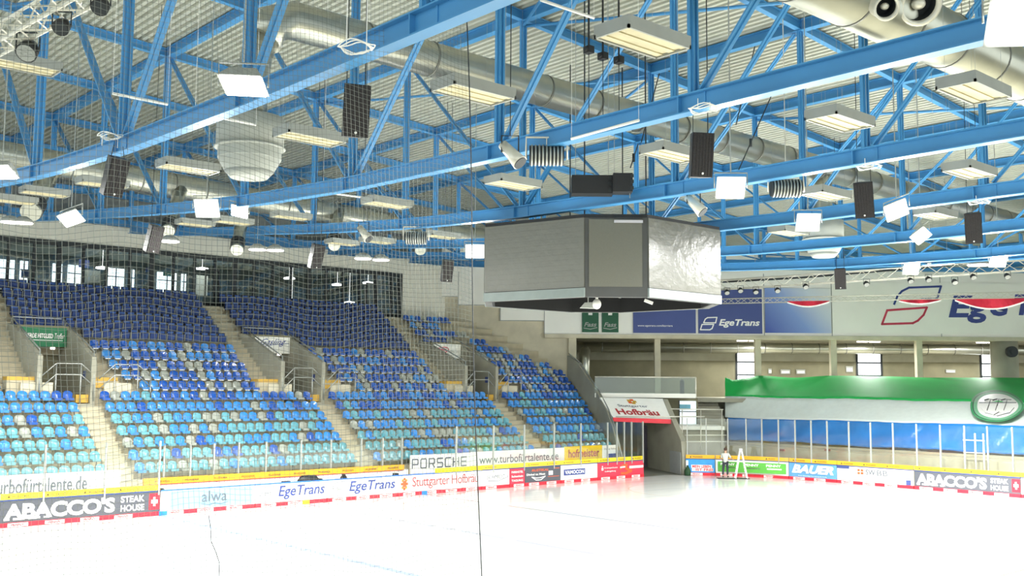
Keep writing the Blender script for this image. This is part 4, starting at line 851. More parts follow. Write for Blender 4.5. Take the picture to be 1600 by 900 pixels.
def d_alwa(mb, o, u, v, n, t):
    R_(mb, o, u, v, n, .10, .02, .97, .96, M_adlb); T(mb, 'alwa', o, u, v, n, .42, .30, .69, .88, M_tg, bold=.01)
    smoothpath(mb, [(.42, .22), (.5, .14), (.56, .22), (.63, .16), (.70, .24)], .03, o, u, v, n, M_tg, off=.014)
def d_ege(x0):
    def f(mb, o, u, v, n, t):
        T(mb, 'EgeTrans', o, u, v, n, x0, .12, x0+.66, .88, M_print, bold=.015, shear=.2); slogo(mb, o+u*(x0-.27)+v*.1, u*.2, v*.8, n, .025, M_tg)
    return f
def d_hofbr(mb, o, u, v, n, t):
    T(mb, 'Stuttgarter Hofbräu', o, u, v, n, .16, .12, .96, .88, M_tred, bold=.0, space=.9)
    for a in range(8):
        q = a*math.pi/4; R_(mb, o, u, v, n, .07+.03*math.cos(q)-.012, .5+.3*math.sin(q)-.08, .07+.03*math.cos(q)+.012, .5+.3*math.sin(q)+.08, M_yel if a % 2 else M_torange)
    R_(mb, o, u, v, n, .05, .3, .09, .7, M_torange, .012)
def d_schmidt(mb, o, u, v, n, t):
    T(mb, 'SCHMIDT', o, u, v, n, .18, .42, .84, .68, M_tg, shear=.15); smoothpath(mb, [(.22, .32), (.6, .28), (.95, .5), (.92, .64)], .03, o, u, v, n, M_tg); T(mb, 'Pflege von Flächen', o, u, v, n, .1, .05, .9, .12, M_pred)
def d_red(mb, o, u, v, n, t):
    for i, s in enumerate(('PARKHOTEL', 'Sachsenheim', 'TAGUNG')): T(mb, s, o, u, v, n, .12, .70-.28*i, .88, .84-.28*i, M_tw, bold=.02)
def d_dark(mb, o, u, v, n, t):
    T(mb, 'RUSTIKAL', o, u, v, n, .18, .72, .66, .88, M_torange, bold=.02, shear=.2); T(mb, 'Dinkel to Meat', o, u, v, n, .04, .46, .56, .60, M_tw, bold=.02)
    smoothpath(mb, [(.18, .36), (.30, .14), (.44, .14), (.56, .36), (.42, .28), (.30, .28)], .05, o, u, v, n, M_tw, True); R_(mb, o, u, v, n, .66, .42, .78, .70, M_tw); R_(mb, o, u, v, n, .64, .30, .96, .33, M_torange); R_(mb, o, u, v, n, .8, .84, .97, .88, M_torange)
def d_vamo(mb, o, u, v, n, t):
    R_(mb, o, u, v, n, .08, .30, .66, .72, M_print); T(mb, 'VAMOCON', o, u, v, n, .11, .38, .63, .64, M_tw, bold=.03)
    for i in range(3): T(mb, 'Industrie Service', o, u, v, n, .70, .62-.16*i, .92, .70-.16*i, M_adblue)
def d_spk(mb, o, u, v, n, t):
    T(mb, 'Kreissparkasse', o, u, v, n, .14, .54, .42, .68, M_tw, bold=.01); T(mb, 'Ludwigsburg', o, u, v, n, .15, .30, .38, .44, M_tw, bold=.01)
    R_(mb, o, u, v, n, .08, .46, .12, .66, M_tw); R_(mb, o, u, v, n, .09, .70, .11, .78, M_tw); R_(mb, o, u, v, n, .68, .48, .99, .66, M_tw)
    smoothpath(mb, [(.48, .5), (.52, .68), (.62, .76), (.60, .5), (.72, .3), (.6, .14), (.5, .16)], .16, o, u, v, n, M_torange); smoothpath(mb, [(.48, .6), (.58, .62)], .09, o, u, v, n, M_tw, off=.016)
B = lambda a, b: [(a, 30.0), (b, 30.0)]
board(B(16.15, 22.7), 'charcoal rink board with big white block lettering at the left edge', M_adgrey, d_abacco, yellow=M_yb)
board(B(9.0, 16.1), 'white rink board beyond the left edge', M_adwhite, None, yellow=M_yb)
board(B(22.73, 27.3), 'white and light blue rink board with a small grey word and wave', M_adwhite, d_alwa, rim=M_rim2, marks=((.12, M_kb),))
board(B(27.33, 31.2), 'white rink board with navy slanted lettering, left of the two alike', M_adwhite, d_ege(.31), rim=M_rim2, marks=((2.7, M_ky),))
board(B(31.23, 35.5), 'white rink board with navy slanted lettering, right of the two alike', M_adwhite, d_ege(.30), rim=M_rim2)
board(B(35.53, 41.2), 'white rink board with dark red brewery lettering and a small crest', M_adwhite, d_hofbr, rim=M_rim2, marks=((1.7, M_kb),))
board(B(41.23, 43.3), 'white rink board with small grey lettering over a swoosh', M_adwhite, d_schmidt, yellow=M_yb)
board(B(43.33, 44.5), 'narrow red rink board with three small white text lines', M_adred, d_red, yellow=M_yb)
board(B(44.53, 47.4), 'charcoal rink board with orange and white writing and a bull head', M_adgrey, d_dark, yellow=M_yb)
board(B(47.43, 50.6), 'white rink board with a navy name box', M_adwhite, d_vamo, yellow=M_yb)
board(B(50.63, 54.95), 'red rink board with white lettering left of the ice gate', M_adred, d_spk, yellow=M_yb)
mb = MB(); mb.box((37.9, 29.9, BH), (41.2, 29.95, BH+.24)); tag(mb.build('yellow_band', M_yb), 'yellow band on the boards above the brewery lettering', 'band')
def d_bluered(mb, o, u, v, n, t):
    T(mb, 'MEIN LEBEN', o, u, v, n, .22, .36, .86, .56, M_red, bold=.03); T(mb, 'IST FREI', o, u, v, n, .34, .12, .92, .32, M_red, bold=.03); R_(mb, o, u, v, n, .2, .10, .94, .34, M_tw, .004); R_(mb, o, u, v, n, .18, .34, .9, .58, M_tw, .004); R_(mb, o, u, v, n, .0, .0, .08, .9, M_tw)
def d_green(mb, o, u, v, n, t):
    R_(mb, o, u, v, n, .03, .12, .97, .88, M_adgreen)
    for a in (.07, .40, .70): T(mb, 'PENNY', o, u, v, n, a, .60, a+.2, .78, M_tw, bold=.03); R_(mb, o, u, v, n, a+.01, .40, a+.21, .50, M_tw)
def d_bauer(mb, o, u, v, n, t): T(mb, 'BAUER', o, u, v, n, .06, .28, .94, .90, M_tw, bold=.05, shear=.3); T(mb, 'Bauer Eishockey Ausrüstung für Profis', o, u, v, n, .2, .06, .8, .14, M_tw)
def d_swbb(mb, o, u, v, n, t):
    for i in range(2):
        for j in range(2): R_(mb, o, u, v, n, .28+.045*i, .50+.2*j, .315+.045*i, .66+.2*j, M_torange)
    T(mb, 'SW', o, u, v, n, .39, .50, .52, .86, M_tg, bold=.02); T(mb, 'BB', o, u, v, n, .54, .50, .68, .86, M_tg); T(mb, 'Stadtwerke Bietigheim-Bissingen GmbH', o, u, v, n, .15, .18, .85, .28, M_tg)
    R_(mb, o, u, v, n, .0, .82, .17, 1.0, M_navy); R_(mb, o, u, v, n, .91, .0, .97, .34, M_navy)
BX = 61.3
ax = lambda px: float(hit(px, 750, 0, BX).y)
board([(58.15, 29.1), (59.35, 27.65)], 'short blue rink board with red and white words right of the ice gate', M_adblue, d_bluered, yellow=M_yo)
board([(59.37, 27.6), (60.3, 26.0), (60.85, 24.3), (61.1, 23.2)], 'green rink board in a white frame behind the standing man', M_adwhite, d_green, yellow=M_yo)
board([(61.1, 23.15), (61.25, 21.5), (BX, 19.9)], 'steel blue rink board with big white slanted lettering', M_adbauer, d_bauer, yellow=M_yo)
board([(BX, 19.87), (BX, ax(1427))], 'white rink board with four orange squares and a grey name', M_adwhite, d_swbb, yellow=M_yo)
board([(BX, ax(1429)), (BX, ax(1594))], 'charcoal rink board with big white block lettering on the end boards', M_adgrey, d_abacco, yellow=M_yo)
board([(BX, ax(1595)), (BX, 2.5)], 'white and green rink board cut by the right edge', M_adwhite, d_green, yellow=M_yo)

# glass panes with posts
def pane(a, b, z0, z1, label, group, post=True, endpost=False):
    a, b = Vector((*a, 0)), Vector((*b, 0)); t = thing('rink_glass', label, 'glass pane', (a.x, a.y, z0), group); u = (b-a); n = Vector((u.y, -u.x, 0)).normalized(); z = Vector((0, 0, 1))
    mb = MB(); mb.obox(a+z*z0-n*.04, u, -n*.015, z*(z1-z0-.03)); mb.build('pane', M_glass, t)
    for p in ([a] if post else [])+([b] if endpost else []):
        mb = MB(); w = u.normalized()*.034; mb.obox(p-w+z*(z0-.2)-n*.0, w*2, -n*.09, z*(z1-z0+.2)); mb.build('post', M_post, t)
G1 = 'glass panes on the long side boards'
gx = [15.3, 17.78, 20.26, 22.63]
for a, b in zip(gx, gx[1:]): pane((a, 29.97), (b, 29.97), BH, 3.25, 'clear glass pane on the left part of the long side boards', G1+' left', endpost=(b == gx[-1]))
gx = [39.4, 42.09, 44.46, 46.87, 49.15, 51.55, 52.4, 53.1, 53.8, 54.9]
for a, b in zip(gx, gx[1:]): pane((a, 29.97), (b, 29.97), BH, 3.55, 'clear glass pane on the long side boards between benches and gate', G1+' right', endpost=(b == gx[-1]))
gr = [(58.2, 29.05), (59.0, 28.1), (59.8, 26.95), (60.35, 25.9)]+[(lambda P: (P.x, P.y))(hit(px, 715, 0, X)) for px, X in ((1190, 60.7), (1216, 60.9), (1242, 61.1), (1267, 61.2), (1292, 61.3), (1326, 61.3), (1360, 61.3), (1395, 61.3), (1432, 61.3), (1469, 61.3), (1507, 61.3), (1543, 61.3), (1582, 61.3))]+[(61.3, 7.2), (61.3, 5.2)]
for a, b in zip(gr, gr[1:]): pane((a[0]+.04, a[1]), (b[0]+.04, b[1]), BH, 3.75, 'clear glass pane with pale posts on the far end boards', 'glass panes on the far end boards')
# bench area behind the middle boards
gb = [24.0, 25.3, 26.5, 27.8, 29.3, 31.3, 33.1, 35.0, 36.4, 37.7]
for a, b in zip(gb, gb[1:]): pane((a, 32.68), (b, 32.68), 1.35, 2.9, 'clear glass pane behind the team benches', 'glass panes behind the benches', endpost=(b == gb[-1]))
mb = MB(); mb.box((22.9, 32.4, -.1), (37.9, 32.55, 1.15)); t = tag(mb.build('bench_back_wall', M_adwhite), 'white wall behind the team benches', 'wall')
mb = MB(); mb.box((22.9, 32.36, 1.14), (37.6, 32.46, 1.42), M_yo)
for i in range(10): xx = 23.2+i*1.45; put_text(mb, 'PFLEIDERER', (xx+.25, 32.36, 1.22), (.7, 0, 0), (0, 0, .09), (0, -1, 0), M_dark)
mb.box((22.9, 32.36, 1.1), (37.6, 32.44, 1.14), M_tred); mb.build('orange_band', M_yo, t)
for a, b, l in ((24.2, 29.6, 'left'), (31.0, 37.0, 'right')):
    t = thing('team_bench', 'long white team bench behind the boards, %s one' % l, 'bench', (a, 31.4, -.1), 'team benches')
    mb = MB(); mb.box((a, 31.5, .42), (b, 31.9, .47)); mb.build('seat', M_adwhite, t); mb = MB(); mb.box((a, 31.88, .55), (b, 31.93, 1.0)); mb.build('backrest', M_adwhite, t)
    for q in (a+.2, (a+b)/2, b-.2): mb = MB(); mb.box((q-.03, 31.55, -.1), (q+.03, 31.88, .43)); mb.build('leg', M_dark, t)
for px, h, w, l in ((482, .52, .9, 'large dark bag on the bench wall, middle'), (497, .2, .5, 'small dark bag beside the large one'), (447, .16, .5, 'flat dark item left of the large bag'), (537, .45, .12, 'thin dark upright item behind the boards'), (618, .25, .3, 'dark item near the right end of the benches'), (250, .2, .4, 'dark red box at the left end of the benches')):
    p = hit(px, 745, 1, 30.6); mb = MB(); mb.tube([(p.x-w/2, 30.6, 1.0), (p.x-w/2+.05, 30.6, 1.0+h*.2), (p.x+w/2-.05, 30.6, 1.0+h*.2), (p.x+w/2, 30.6, 1.0)], h*.35, 10); mb.box((p.x-w*.4, 30.5, 1.0), (p.x+w*.4, 30.7, 1.0+h*.6)); mb.box((p.x-w/2, 30.45, .0), (p.x+w/2, 30.75, 1.0))
    tag(mb.build('bench_bag', M_black), l, 'bag')
# long printed banner on the stand's front parapet
def pbanner(x0, x1, z0, z1, m, label, f):
    t = thing('parapet_banner', label, 'banner', (x0, 32.6, z0)); mb = MB(); mb.box((x0, 32.6, z0), (x1, 32.66, z1)); mb.build('cloth', m, t); mb = MB(); f(mb, Vector((x0, 32.6, z0)), Vector((x1-x0, 0, 0)), Vector((0, 0, z1-z0)), Vector((0, -1, 0))); mb.build('lettering', M_tg, t)
pbanner(14.5, 21.93, .7, 1.86, M_tw, 'white banner with grey web address at the left edge of the stand', lambda mb, o, u, v, n: (T(mb, 'www.turbofürtalente.de', o, u, v, n, .10, .30, .80, .86, M_tg, bold=.008)))
def d_por(mb, o, u, v, n):
    seg = {'P': [[(0, 0), (0, 1), (.85, 1), (1, .9), (1, .5), (.9, .42), (0, .42)]], 'O': [[(0, .1), (0, .9), (.1, 1), (.9, 1), (1, .9), (1, .1), (.9, 0), (.1, 0), (0, .1)]], 'R': [[(0, 0), (0, 1), (.85, 1), (1, .9), (1, .55), (.9, .45), (0, .45)], [(.6, .45), (1, 0)]], 'S': [[(0, 0), (.9, 0), (1, .1), (1, .4), (.9, .5), (.1, .5), (0, .6), (0, .9), (.1, 1), (1, 1)]],
           'C': [[(1, 0), (.1, 0), (0, .1), (0, .9), (.1, 1), (1, 1)]], 'H': [[(0, 0), (0, 1)], [(1, 0), (1, 1)], [(0, .5), (1, .5)]], 'E': [[(1, 0), (0, 0), (0, 1), (1, 1)], [(0, .5), (.9, .5)]]}
    x = .03
    for ch in 'PORSCHE':
        for s in seg[ch]: smoothpath(mb, s, .075, o+u*x+v*.32, u*.088, v*.46, n, M_tg)
        x += .133
pbanner(38.2, 42.6, .8, 1.88, M_tw, 'white parapet banner with wide grey capital letters', d_por)
pbanner(42.6, 50.3, .8, 1.90, M_tw, 'white parapet banner with grey web address right of the capitals', lambda mb, o, u, v, n: T(mb, 'www.turbofürtalente.de', o, u, v, n, .08, .34, .93, .78, M_tg, bold=.006))
pbanner(50.32, 53.8, .8, 1.95, M_yb, 'yellow parapet banner with brown lower case lettering', lambda mb, o, u, v, n: T(mb, 'hofmeister', o, u, v, n, .10, .38, .92, .84, M_tred, bold=.02))
pbanner(53.82, 55.6, .8, 1.92, M_tw, 'small white and blue parapet banner beside the yellow one', lambda mb, o, u, v, n: (T(mb, 'Haug Schuhe', o, u, v, n, .1, .72, .9, .84, M_tg), R_(mb, o, u, v, n, .3, .1, .9, .5, M_print)))

# ------------------------------------------------------------------ gate, tunnel, balcony, brewery sign
G0 = Vector((57.95, 29.1, 0)); GD = Vector((.498, .868, 0)); GN = Vector((.868, -.498, 0))
mb = MB(); mb.prism([G0+GD*q+Vector((0, 0, z)) for q, z in ((.3, -.1), (.3, 1.2), (.5, 2.2), (3.9, 4.95), (9.5, 4.95), (9.5, -.1))], GN*.35); tag(mb.build('gate_wall', M_conc2), 'sloping grey concrete wall on the right of the ice gate', 'wall')
mb = MB(); mb.obox(G0+GD*.5-GN*.06+Vector((0, 0, .02)), GD*2.0, GN*.05, (0, 0, 1.45)); tag(mb.build('gate_panel', mat('panel_grey', (150, 152, 150), .5)), 'light grey sheet leaning on the right wall of the ice gate', 'panel')
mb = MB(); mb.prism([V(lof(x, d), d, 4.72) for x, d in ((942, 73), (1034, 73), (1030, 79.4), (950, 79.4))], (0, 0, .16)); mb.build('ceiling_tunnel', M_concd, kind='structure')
mb = MB(); mb.prism([(55.2, 30.0, -.14), (58.0, 29.1, -.14), (63, 38, -.14), (57.5, 39.5, -.14)], (0, 0, .12)); mb.build('floor_tunnel', mat('rubber_floor', (104, 104, 92), .8), kind='structure')
mb = MB(); c = hd(1007, 735, 76); mb.obox((c.x, c.y, 0), R2*.28, F2*.3, (0, 0, 3.0)); mb.obox((c.x, c.y, 1.2)-0*F2 if False else Vector((c.x, c.y, 1.2))+R2*.2-F2*.05, R2*.04, F2*.05, (0, 0, .2)); mb.build('door_3', mat('door_mauve', (92, 86, 100), .6), kind='structure')
p = [hd(1036, 623, 72.8), hd(937, 621, 72.8), hd(958, 652, 71.2), hd(1049, 655, 71.2)]
t = thing('brewery_sign', 'large slanted white sign with red blackletter lettering above the ice gate', 'sign', p[2])
mb = MB(); nn = (p[0]-p[1]).cross(p[2]-p[1]).normalized(); nn = nn if nn.dot(F2) < 0 else -nn
mb.prism([q for q in (p[1], p[2], p[3], p[0])], -nn*.12); mb.build('sign_board', M_adwhite, t)
mb = MB(); o = p[2]; uu = p[3]-p[2]; vv = p[1]-p[2]; zz = Vector((0, 0, 1))
put_text(mb, 'Hofbräu', o+uu*.13+vv*.14, uu*.72, vv*.30, nn, M_tred, .03, off=.03); put_text(mb, 'Stuttgarter', o+uu*.22+vv*.50, uu*.52, vv*.16, nn, M_tg, .01, off=.03)
for i in range(5): q = i*2*math.pi/5; c = o+uu*(.52+.05*math.cos(q))+vv*(.82+.08*math.sin(q))+nn*.03; mb.add([c-uu*.03-vv*.05, c+uu*.03-vv*.05, c+uu*.03+vv*.05, c-uu*.03+vv*.05], [(0, 1, 2, 3)], M_torange if i % 2 else M_yel)
mb.build('lettering', M_tred, t); mb = MB(); mb.prism([p[2]-zz*.01, p[3]-zz*.01, p[3]-zz*.32, p[2]-zz*.28], F2*.15); mb.build('red_edge', M_red, t)
# balcony with glass balustrade
t = thing('glass_balcony', 'white edged balcony with glass balustrade above the brewery sign', 'balcony', V(lof(1000, 73.5), 73.5, 5))
KB = 73.5; a, b = lof(930, KB), lof(1087, KB); zb = hd(1000, 618, KB).z
mb = MB(); mb.hexa([V(a, KB, zb-.15), V(b, KB, zb-.15), V(b, (KB+6), zb-.15), V(a, (KB+6), zb-.15), V(a, KB, zb+.15), V(b, KB, zb+.15), V(b, (KB+6), zb+.15), V(a, (KB+6), zb+.15)]); mb.build('slab', M_white, t)
mb = MB(); mb.hexa([V(a, (KB+.05), zb+.15), V(b, (KB+.05), zb+.15), V(b, (KB+.08), zb+.15), V(a, (KB+.08), zb+.15), V(a, (KB+.05), zb+1.25), V(b, (KB+.05), zb+1.25), V(b, (KB+.08), zb+1.25), V(a, (KB+.08), zb+1.25)]); mb.build('pane', glassmat('balcony_glass', (.72, .8, .76), .08), t)
mb = MB(); mb.tube([V(a, (KB+.06), zb+1.3), V(b, (KB+.06), zb+1.3), V(b, (KB+6), zb+1.3)], .05, 6); mb.tube([V(b, (KB+.06), zb-.1), V(b, (KB+.06), zb+1.3)], .06, 6); mb.build('rail', M_alu, t)
mb = MB(); mb.tube([V(lof(1065, 75), 74.8, zb+.1), V(lof(1065, 75), 74.8, zb+1.0)], .16, 12); mb.sphere(V(lof(1065, 75), 74.8, zb+1.0), .16); tag(mb.build('litter_bin', M_dark), 'dark slim bin behind the balcony glass', 'bin')
# landing, doorway and stairs right of the gate
mb = MB(); a, b = lof(1058, 72), lof(1131, 72); zq = hd(1090, 666, 72).z
mb.hexa([V(a, 72, zq-.25), V(b, 72, zq-.25), V(b, 76.2, zq-.25), V(a, 76.2, zq-.25), V(a, 72, zq), V(b, 72, zq), V(b, 76.2, zq), V(a, 76.2, zq)]); tag(mb.build('landing', M_white), 'white edged concrete landing right of the ice gate', 'landing')
mb = MB(); mb.hexa([V(lof(1047, 72), 72.2, 0), V(b, 72.2, 0), V(b, 72.6, 0), V(lof(1047, 72), 72.6, 0), V(lof(1047, 72), 72.2, zq-.25), V(b, 72.2, zq-.25), V(b, 72.6, zq-.25), V(lof(1047, 72), 72.6, zq-.25)]); tag(mb.build('landing_wall', M_conc2), 'concrete wall under the landing right of the ice gate', 'wall')
mb = MB(); mb.hexa([V(lof(1036, 76.3), 76.3, 2), V(lof(1090, 76.3), 76.3, 2), V(lof(1090, 76.3), 76.6, 2), V(lof(1036, 76.3), 76.6, 2), V(lof(1036, 76.3), 76.3, 5), V(lof(1090, 76.3), 76.3, 5), V(lof(1090, 76.3), 76.6, 5), V(lof(1036, 76.3), 76.6, 5)]); mb.build('wall_landing', M_concd, kind='structure')
t = thing('bright_door', 'bright glass door with blue print under the balcony', 'door', hd(1075, 665, 76.2)); mb = MB()
c = hd(1062, 664, 76.2); mb.obox(c, R2*1.2, -F2*.06, (0, 0, 1.75)); mb.build('glass_leaf', mat('door_bright', (225, 236, 240), .4, emit=.75), t)
mb = MB(); mb.obox(c+Vector((0, 0, 1.15))-F2*.06, R2*.8, -F2*.02, (0, 0, .35)); mb.build('blue_print', mat('door_print', (120, 190, 214), .5), t); mb = MB(); mb.obox(c+Vector((0, 0, .95))-F2*.06, R2*1.2, -F2*.03, (0, 0, .06)); mb.obox(c-R2*.06-F2*.02, R2*.06, -F2*.06, (0, 0, 1.8)); mb.build('frame', M_dark, t)
mb = MB(); n = 9
for i in range(n):
    d = 75+i*.5; z1 = zq+(5.0-zq)*(i+1)/n; a, b = lof(1090, 76), lof(1130, 76); mb.hexa([V(a, d, z1-.6), V(b, d, z1-.6), V(b, d+.55, z1-.6), V(a, d+.55, z1-.6), V(a, d, z1), V(b, d, z1), V(b, d+.55, z1), V(a, d+.55, z1)])
tag(mb.build('concrete_stairs', M_conc2), 'concrete stairs climbing to the gallery left of the green cloth', 'stairs')
t = thing('white_guardrail', 'white guardrail in front of the landing and gate', 'guardrail', V(lof(1060, 70), 70, 2)); mb = MB()
for (x0, y0, x1, y1, d) in ((962, 651, 1101, 651, 71), (1048, 639, 1130, 640, 72), (1070, 690, 1135, 690, 70), (1070, 680, 1135, 680, 70)): mb.tube([hd(x0, y0, d), hd(x1, y1, d)], .045, 6)
mb.build('rail', M_alu, t)
for x in (1066, 1095, 1128): mb = MB(); mb.tube([hd(x, 640, 72), hd(x, 700, 71)], .035, 6); mb.build('upright', M_alu, t)
mb = MB(); mb.tube([(58.0, 28.85, 0), (58.0, 28.85, .3), (58.0, 28.85, .55)], .2, 12, rs=[.2, .22, .1]); mb.sphere((58.0, 28.85, .6), .08); tag(mb.build('green_sack', mat('sack_green', (30, 66, 36), .7)), 'small dark green sack at the foot of the gate wall', 'sack')

# ------------------------------------------------------------------ standing terrace behind the far end boards and the tarpaulins
mb = MB()
mb.box((63.0, -12, -.1), (63.4, 33.5, 1.75)); 
for i in range(4): mb.box((63.4+i*.8, -12, -.1), (64.2+i*.8, 34.0-.1*i, 1.45+.15*i))
mb.box((66.6, -12, -.1), (72, 32, 2.0))
tag(mb.build('standing_terrace', mat('terrace_concrete', (168, 160, 136), .85, var=.12, scale=.9)), 'bare concrete standing steps behind the far end boards', 'terrace')
for px, w, l in ((1222, 9, 'left'), (1293, 5, 'right')):
    p = hit(px, 703, 0, 62.98); mb = MB(); mb.box((62.93, p.y-.2, p.z-.07), (63.0, p.y+.2, p.z+.07)); mb.box((62.91, p.y-.14, p.z-.02), (62.93, p.y+.14, p.z+.02)); tag(mb.build('wall_plate', mat('plate_brown', (130, 84, 72), .6)), 'small brown plate on the terrace wall, %s one' % l, 'plate')
t = thing('cloth_cover', 'giant green, white and blue cloth spread over the terrace', 'cloth', (68, 20, 3))
def wave(x, s, a): return a*(math.sin(x*.031+s)+.5*math.sin(x*.083+2*s)+.3*math.sin(x*.21+s*3))
def guide(j, x):
    top = {1135: 590, 1145: 594, 1165: 591, 1185: 587, 1240: 590, 1300: 587, 1380: 588, 1460: 590, 1560: 590, 1700: 592}; ks = sorted(top)
    def it(d, x):
        k = sorted(d)
        if x <= k[0]: return d[k[0]]
        for a, b in zip(k, k[1:]):
            if x <= b: f = (x-a)/(b-a); f = f*f*(3-2*f); return d[a]+(d[b]-d[a])*f
        return d[k[-1]]
    if j == 0: return hd(x, it(top, x), 79.2)
    q2 = hit(x, 653+(x-1140)*12/460+wave(x, 2, .5), 0, 66.8)
    if j == 1: d2 = (q2-CAM).dot(F2); return hd(x, 619.5+(x-1135)*.021+wave(x, 1, .6), d2+.6+(79.2-d2)*.2)
    if j == 2: return q2
    if j == 3: return hit(x, 687+(x-1150)*18/350+wave(x, 4, .8), 0, 65.9)
def cloth(j, name, m, x0, x1, amp=.06, nv=8):
    mb = MB(); nx = 90; vs = []
    for i in range(nx+1):
        x = x0+(x1-x0)*i/nx; A, Bq = guide(j, x), guide(j+1, x)
        for k in range(nv+1):
            f = k/nv; q = A*(1-f)+Bq*f; q = q+F2*(amp*math.sin(x*.09+f*5+j)*math.sin(math.pi*f)+amp*.6*math.sin(x*.27+f*9))*1.0; q.z -= .2*math.sin(math.pi*f)*(.4 if j == 2 else .5); vs.append(q)
    n = len(vs); vs2 = [v+F2*.04 for v in vs]; fs = []
    for i in range(nx):
        for k in range(nv):
            a = i*(nv+1)+k; fs.append((a, a+nv+1, a+nv+2, a+1)); fs.append((n+a+1, n+a+nv+2, n+a+nv+1, n+a))
    for i in range(nx):
        a = i*(nv+1); fs.append((a, n+a, n+a+nv+1, a+nv+1)); a += nv; fs.append((a, a+nv+1, n+a+nv+1, n+a))
    mb.add(vs+vs2, fs, None, True); return mb.build(name, m, t)
cloth(0, 'green_cloth', mat('cloth_green', (36, 184, 88), .7, var=.06, scale=.4), 1133, 1690); cloth(1, 'white_cloth', mat('cloth_white', (226, 234, 228), .7, var=.03), 1133, 1690)
cloth(2, 'blue_tarpaulin', mat('tarp_blue', (44, 122, 200), .22, var=.1, scale=.8), 1137, 1690, .1)
# club crest on the cloth
def cz(x, y):                               # a point lying just on the cloth
    a, b, c = guide(0, x), guide(1, x), guide(2, x); da, db, dc = [(q-CAM).dot(F2) for q in (a, b, c)]; yb = 619.5+(x-1135)*.021; yc = 653+(x-1140)*12/460
    return hd(x, y, db+(da-db)*min(1, (yb-y)/(yb-591))-.8 if y < yb else db+(dc-db)*(y-yb)/(yc-yb)-.8)
t2 = thing('crest_banner', 'round white crest with three black T-shaped figures and a green rim on the cloth', 'crest', cz(1556, 634))
def ell(s, off, n=48): return [cz(1556+42*s*math.cos(a*2*math.pi/n)*(1+.05*math.cos(3*a*2*math.pi/n)), 634-25*s*math.sin(a*2*math.pi/n))-F2*off for a in range(n)]
def cdisc(s, off, m):
    P = ell(s, off); mb.add(P+[cz(1556, 634)-F2*off]+[q+F2*.03 for q in P], [(i, (i+1) % 48, 48) for i in range(48)]+[(i, 49+i, 49+(i+1) % 48, (i+1) % 48) for i in range(48)], m)
mb = MB(); cdisc(1, .03, None); mb.build('green_rim', mat('crest_green', (70, 150, 100), .6), t2); mb = MB(); cdisc(.92, .07, M_dark); cdisc(.9, .10, mat('crest_mid', (120, 176, 140), .6)); cdisc(.76, .14, M_tw); mb.build('white_field', M_tw, t2)
mb = MB(); Q = lambda pts: [cz(x, y)-F2*.22 for x, y in pts]
for i in (-1, 0, 1):
    x = 1557+i*13; stroke3(mb, Q([(x-8, 625), (x-2, 623.5), (x+7, 624.5)]), .11, M_black); stroke3(mb, Q([(x+1, 625), (x-1, 632), (x-4, 641)]), .16, M_black)
stroke3(mb, Q([(1530, 637), (1537, 645), (1546, 647), (1556, 650), (1566, 647), (1575, 645), (1582, 637)]), .06, M_dark); stroke3(mb, Q([(1528, 629), (1585, 629)]), .05, M_dark); stroke3(mb, Q([(1551, 648), (1558, 644), (1562, 646)]), .08, M_black)
mb.build('crest_figures', M_black, t2)
# pale stand-pipe frame behind the glass at the right
t = thing('pipe_frame', 'pale upright pipe frame standing behind the end glass at the right', 'frame', (62.2, 12, 0)); mb = MB()
for px in (1507, 1524, 1537): q = hit(px, 700, 0, 62.4); mb = MB(); mb.tube([(62.4, q.y, -.1), (62.4, q.y, 3.3)], .05, 6); mb.build('upright', M_alu, t)
mb = MB(); a, b = hit(1505, 700, 0, 62.4).y, hit(1539, 700, 0, 62.4).y
for z in (2.2, 2.9): mb.tube([(62.4, a, z), (62.4, b, z)], .04, 6)
mb.build('crossbars', M_alu, t)

# ------------------------------------------------------------------ video cube
SB0, SB1 = 8.72, 11.38
LP = [(-.96, 36.1), (2.41, 33.8), (4.47, 33.8), (7.38, 36.4), (7.38, 38.5), (4.4, 41.0), (2.3, 41.0), (-.96, 38.3)]
ctr = V(3.2, 37.4, SB0); vc = thing('video_cube', 'large grey hanging eight sided video cube over centre ice', 'video cube', ctr)
def led():
    m = bpy.data.materials.new('led_screen'); m.use_nodes = True; nt = m.node_tree; b = nt.nodes['Principled BSDF']; tc = nt.nodes.new('ShaderNodeTexCoord')
    sp = nt.nodes.new('ShaderNodeSeparateXYZ'); nt.links.new(tc.outputs['Object'], sp.inputs[0]); w = nt.nodes.new('ShaderNodeMath'); w.operation = 'MULTIPLY'; w.inputs[1].default_value = 5.5; nt.links.new(sp.outputs[2], w.inputs[0])
    fr = nt.nodes.new('ShaderNodeMath'); fr.operation = 'FRACT'; nt.links.new(w.outputs[0], fr.inputs[0]); ns = nt.nodes.new('ShaderNodeTexNoise'); ns.inputs['Scale'].default_value = 3.5; ns.inputs['Detail'].default_value = 5; nt.links.new(tc.outputs['Object'], ns.inputs['Vector'])
    ad = nt.nodes.new('ShaderNodeMath'); ad.operation = 'ADD'; mu = nt.nodes.new('ShaderNodeMath'); mu.operation = 'MULTIPLY'; mu.inputs[1].default_value = .45; nt.links.new(fr.outputs[0], mu.inputs[0]); nt.links.new(mu.outputs[0], ad.inputs[0]); nt.links.new(ns.outputs['Fac'], ad.inputs[1])
    bp = nt.nodes.new('ShaderNodeBump'); bp.inputs['Strength'].default_value = .6; bp.inputs['Distance'].default_value = .03; nt.links.new(ad.outputs[0], bp.inputs['Height']); nt.links.new(bp.outputs[0], b.inputs['Normal'])
    b.inputs['Base Color'].default_value = (.13, .128, .108, 1); b.inputs['Roughness'].default_value = .26; b.inputs['Specular IOR Level'].default_value = .5
    return m
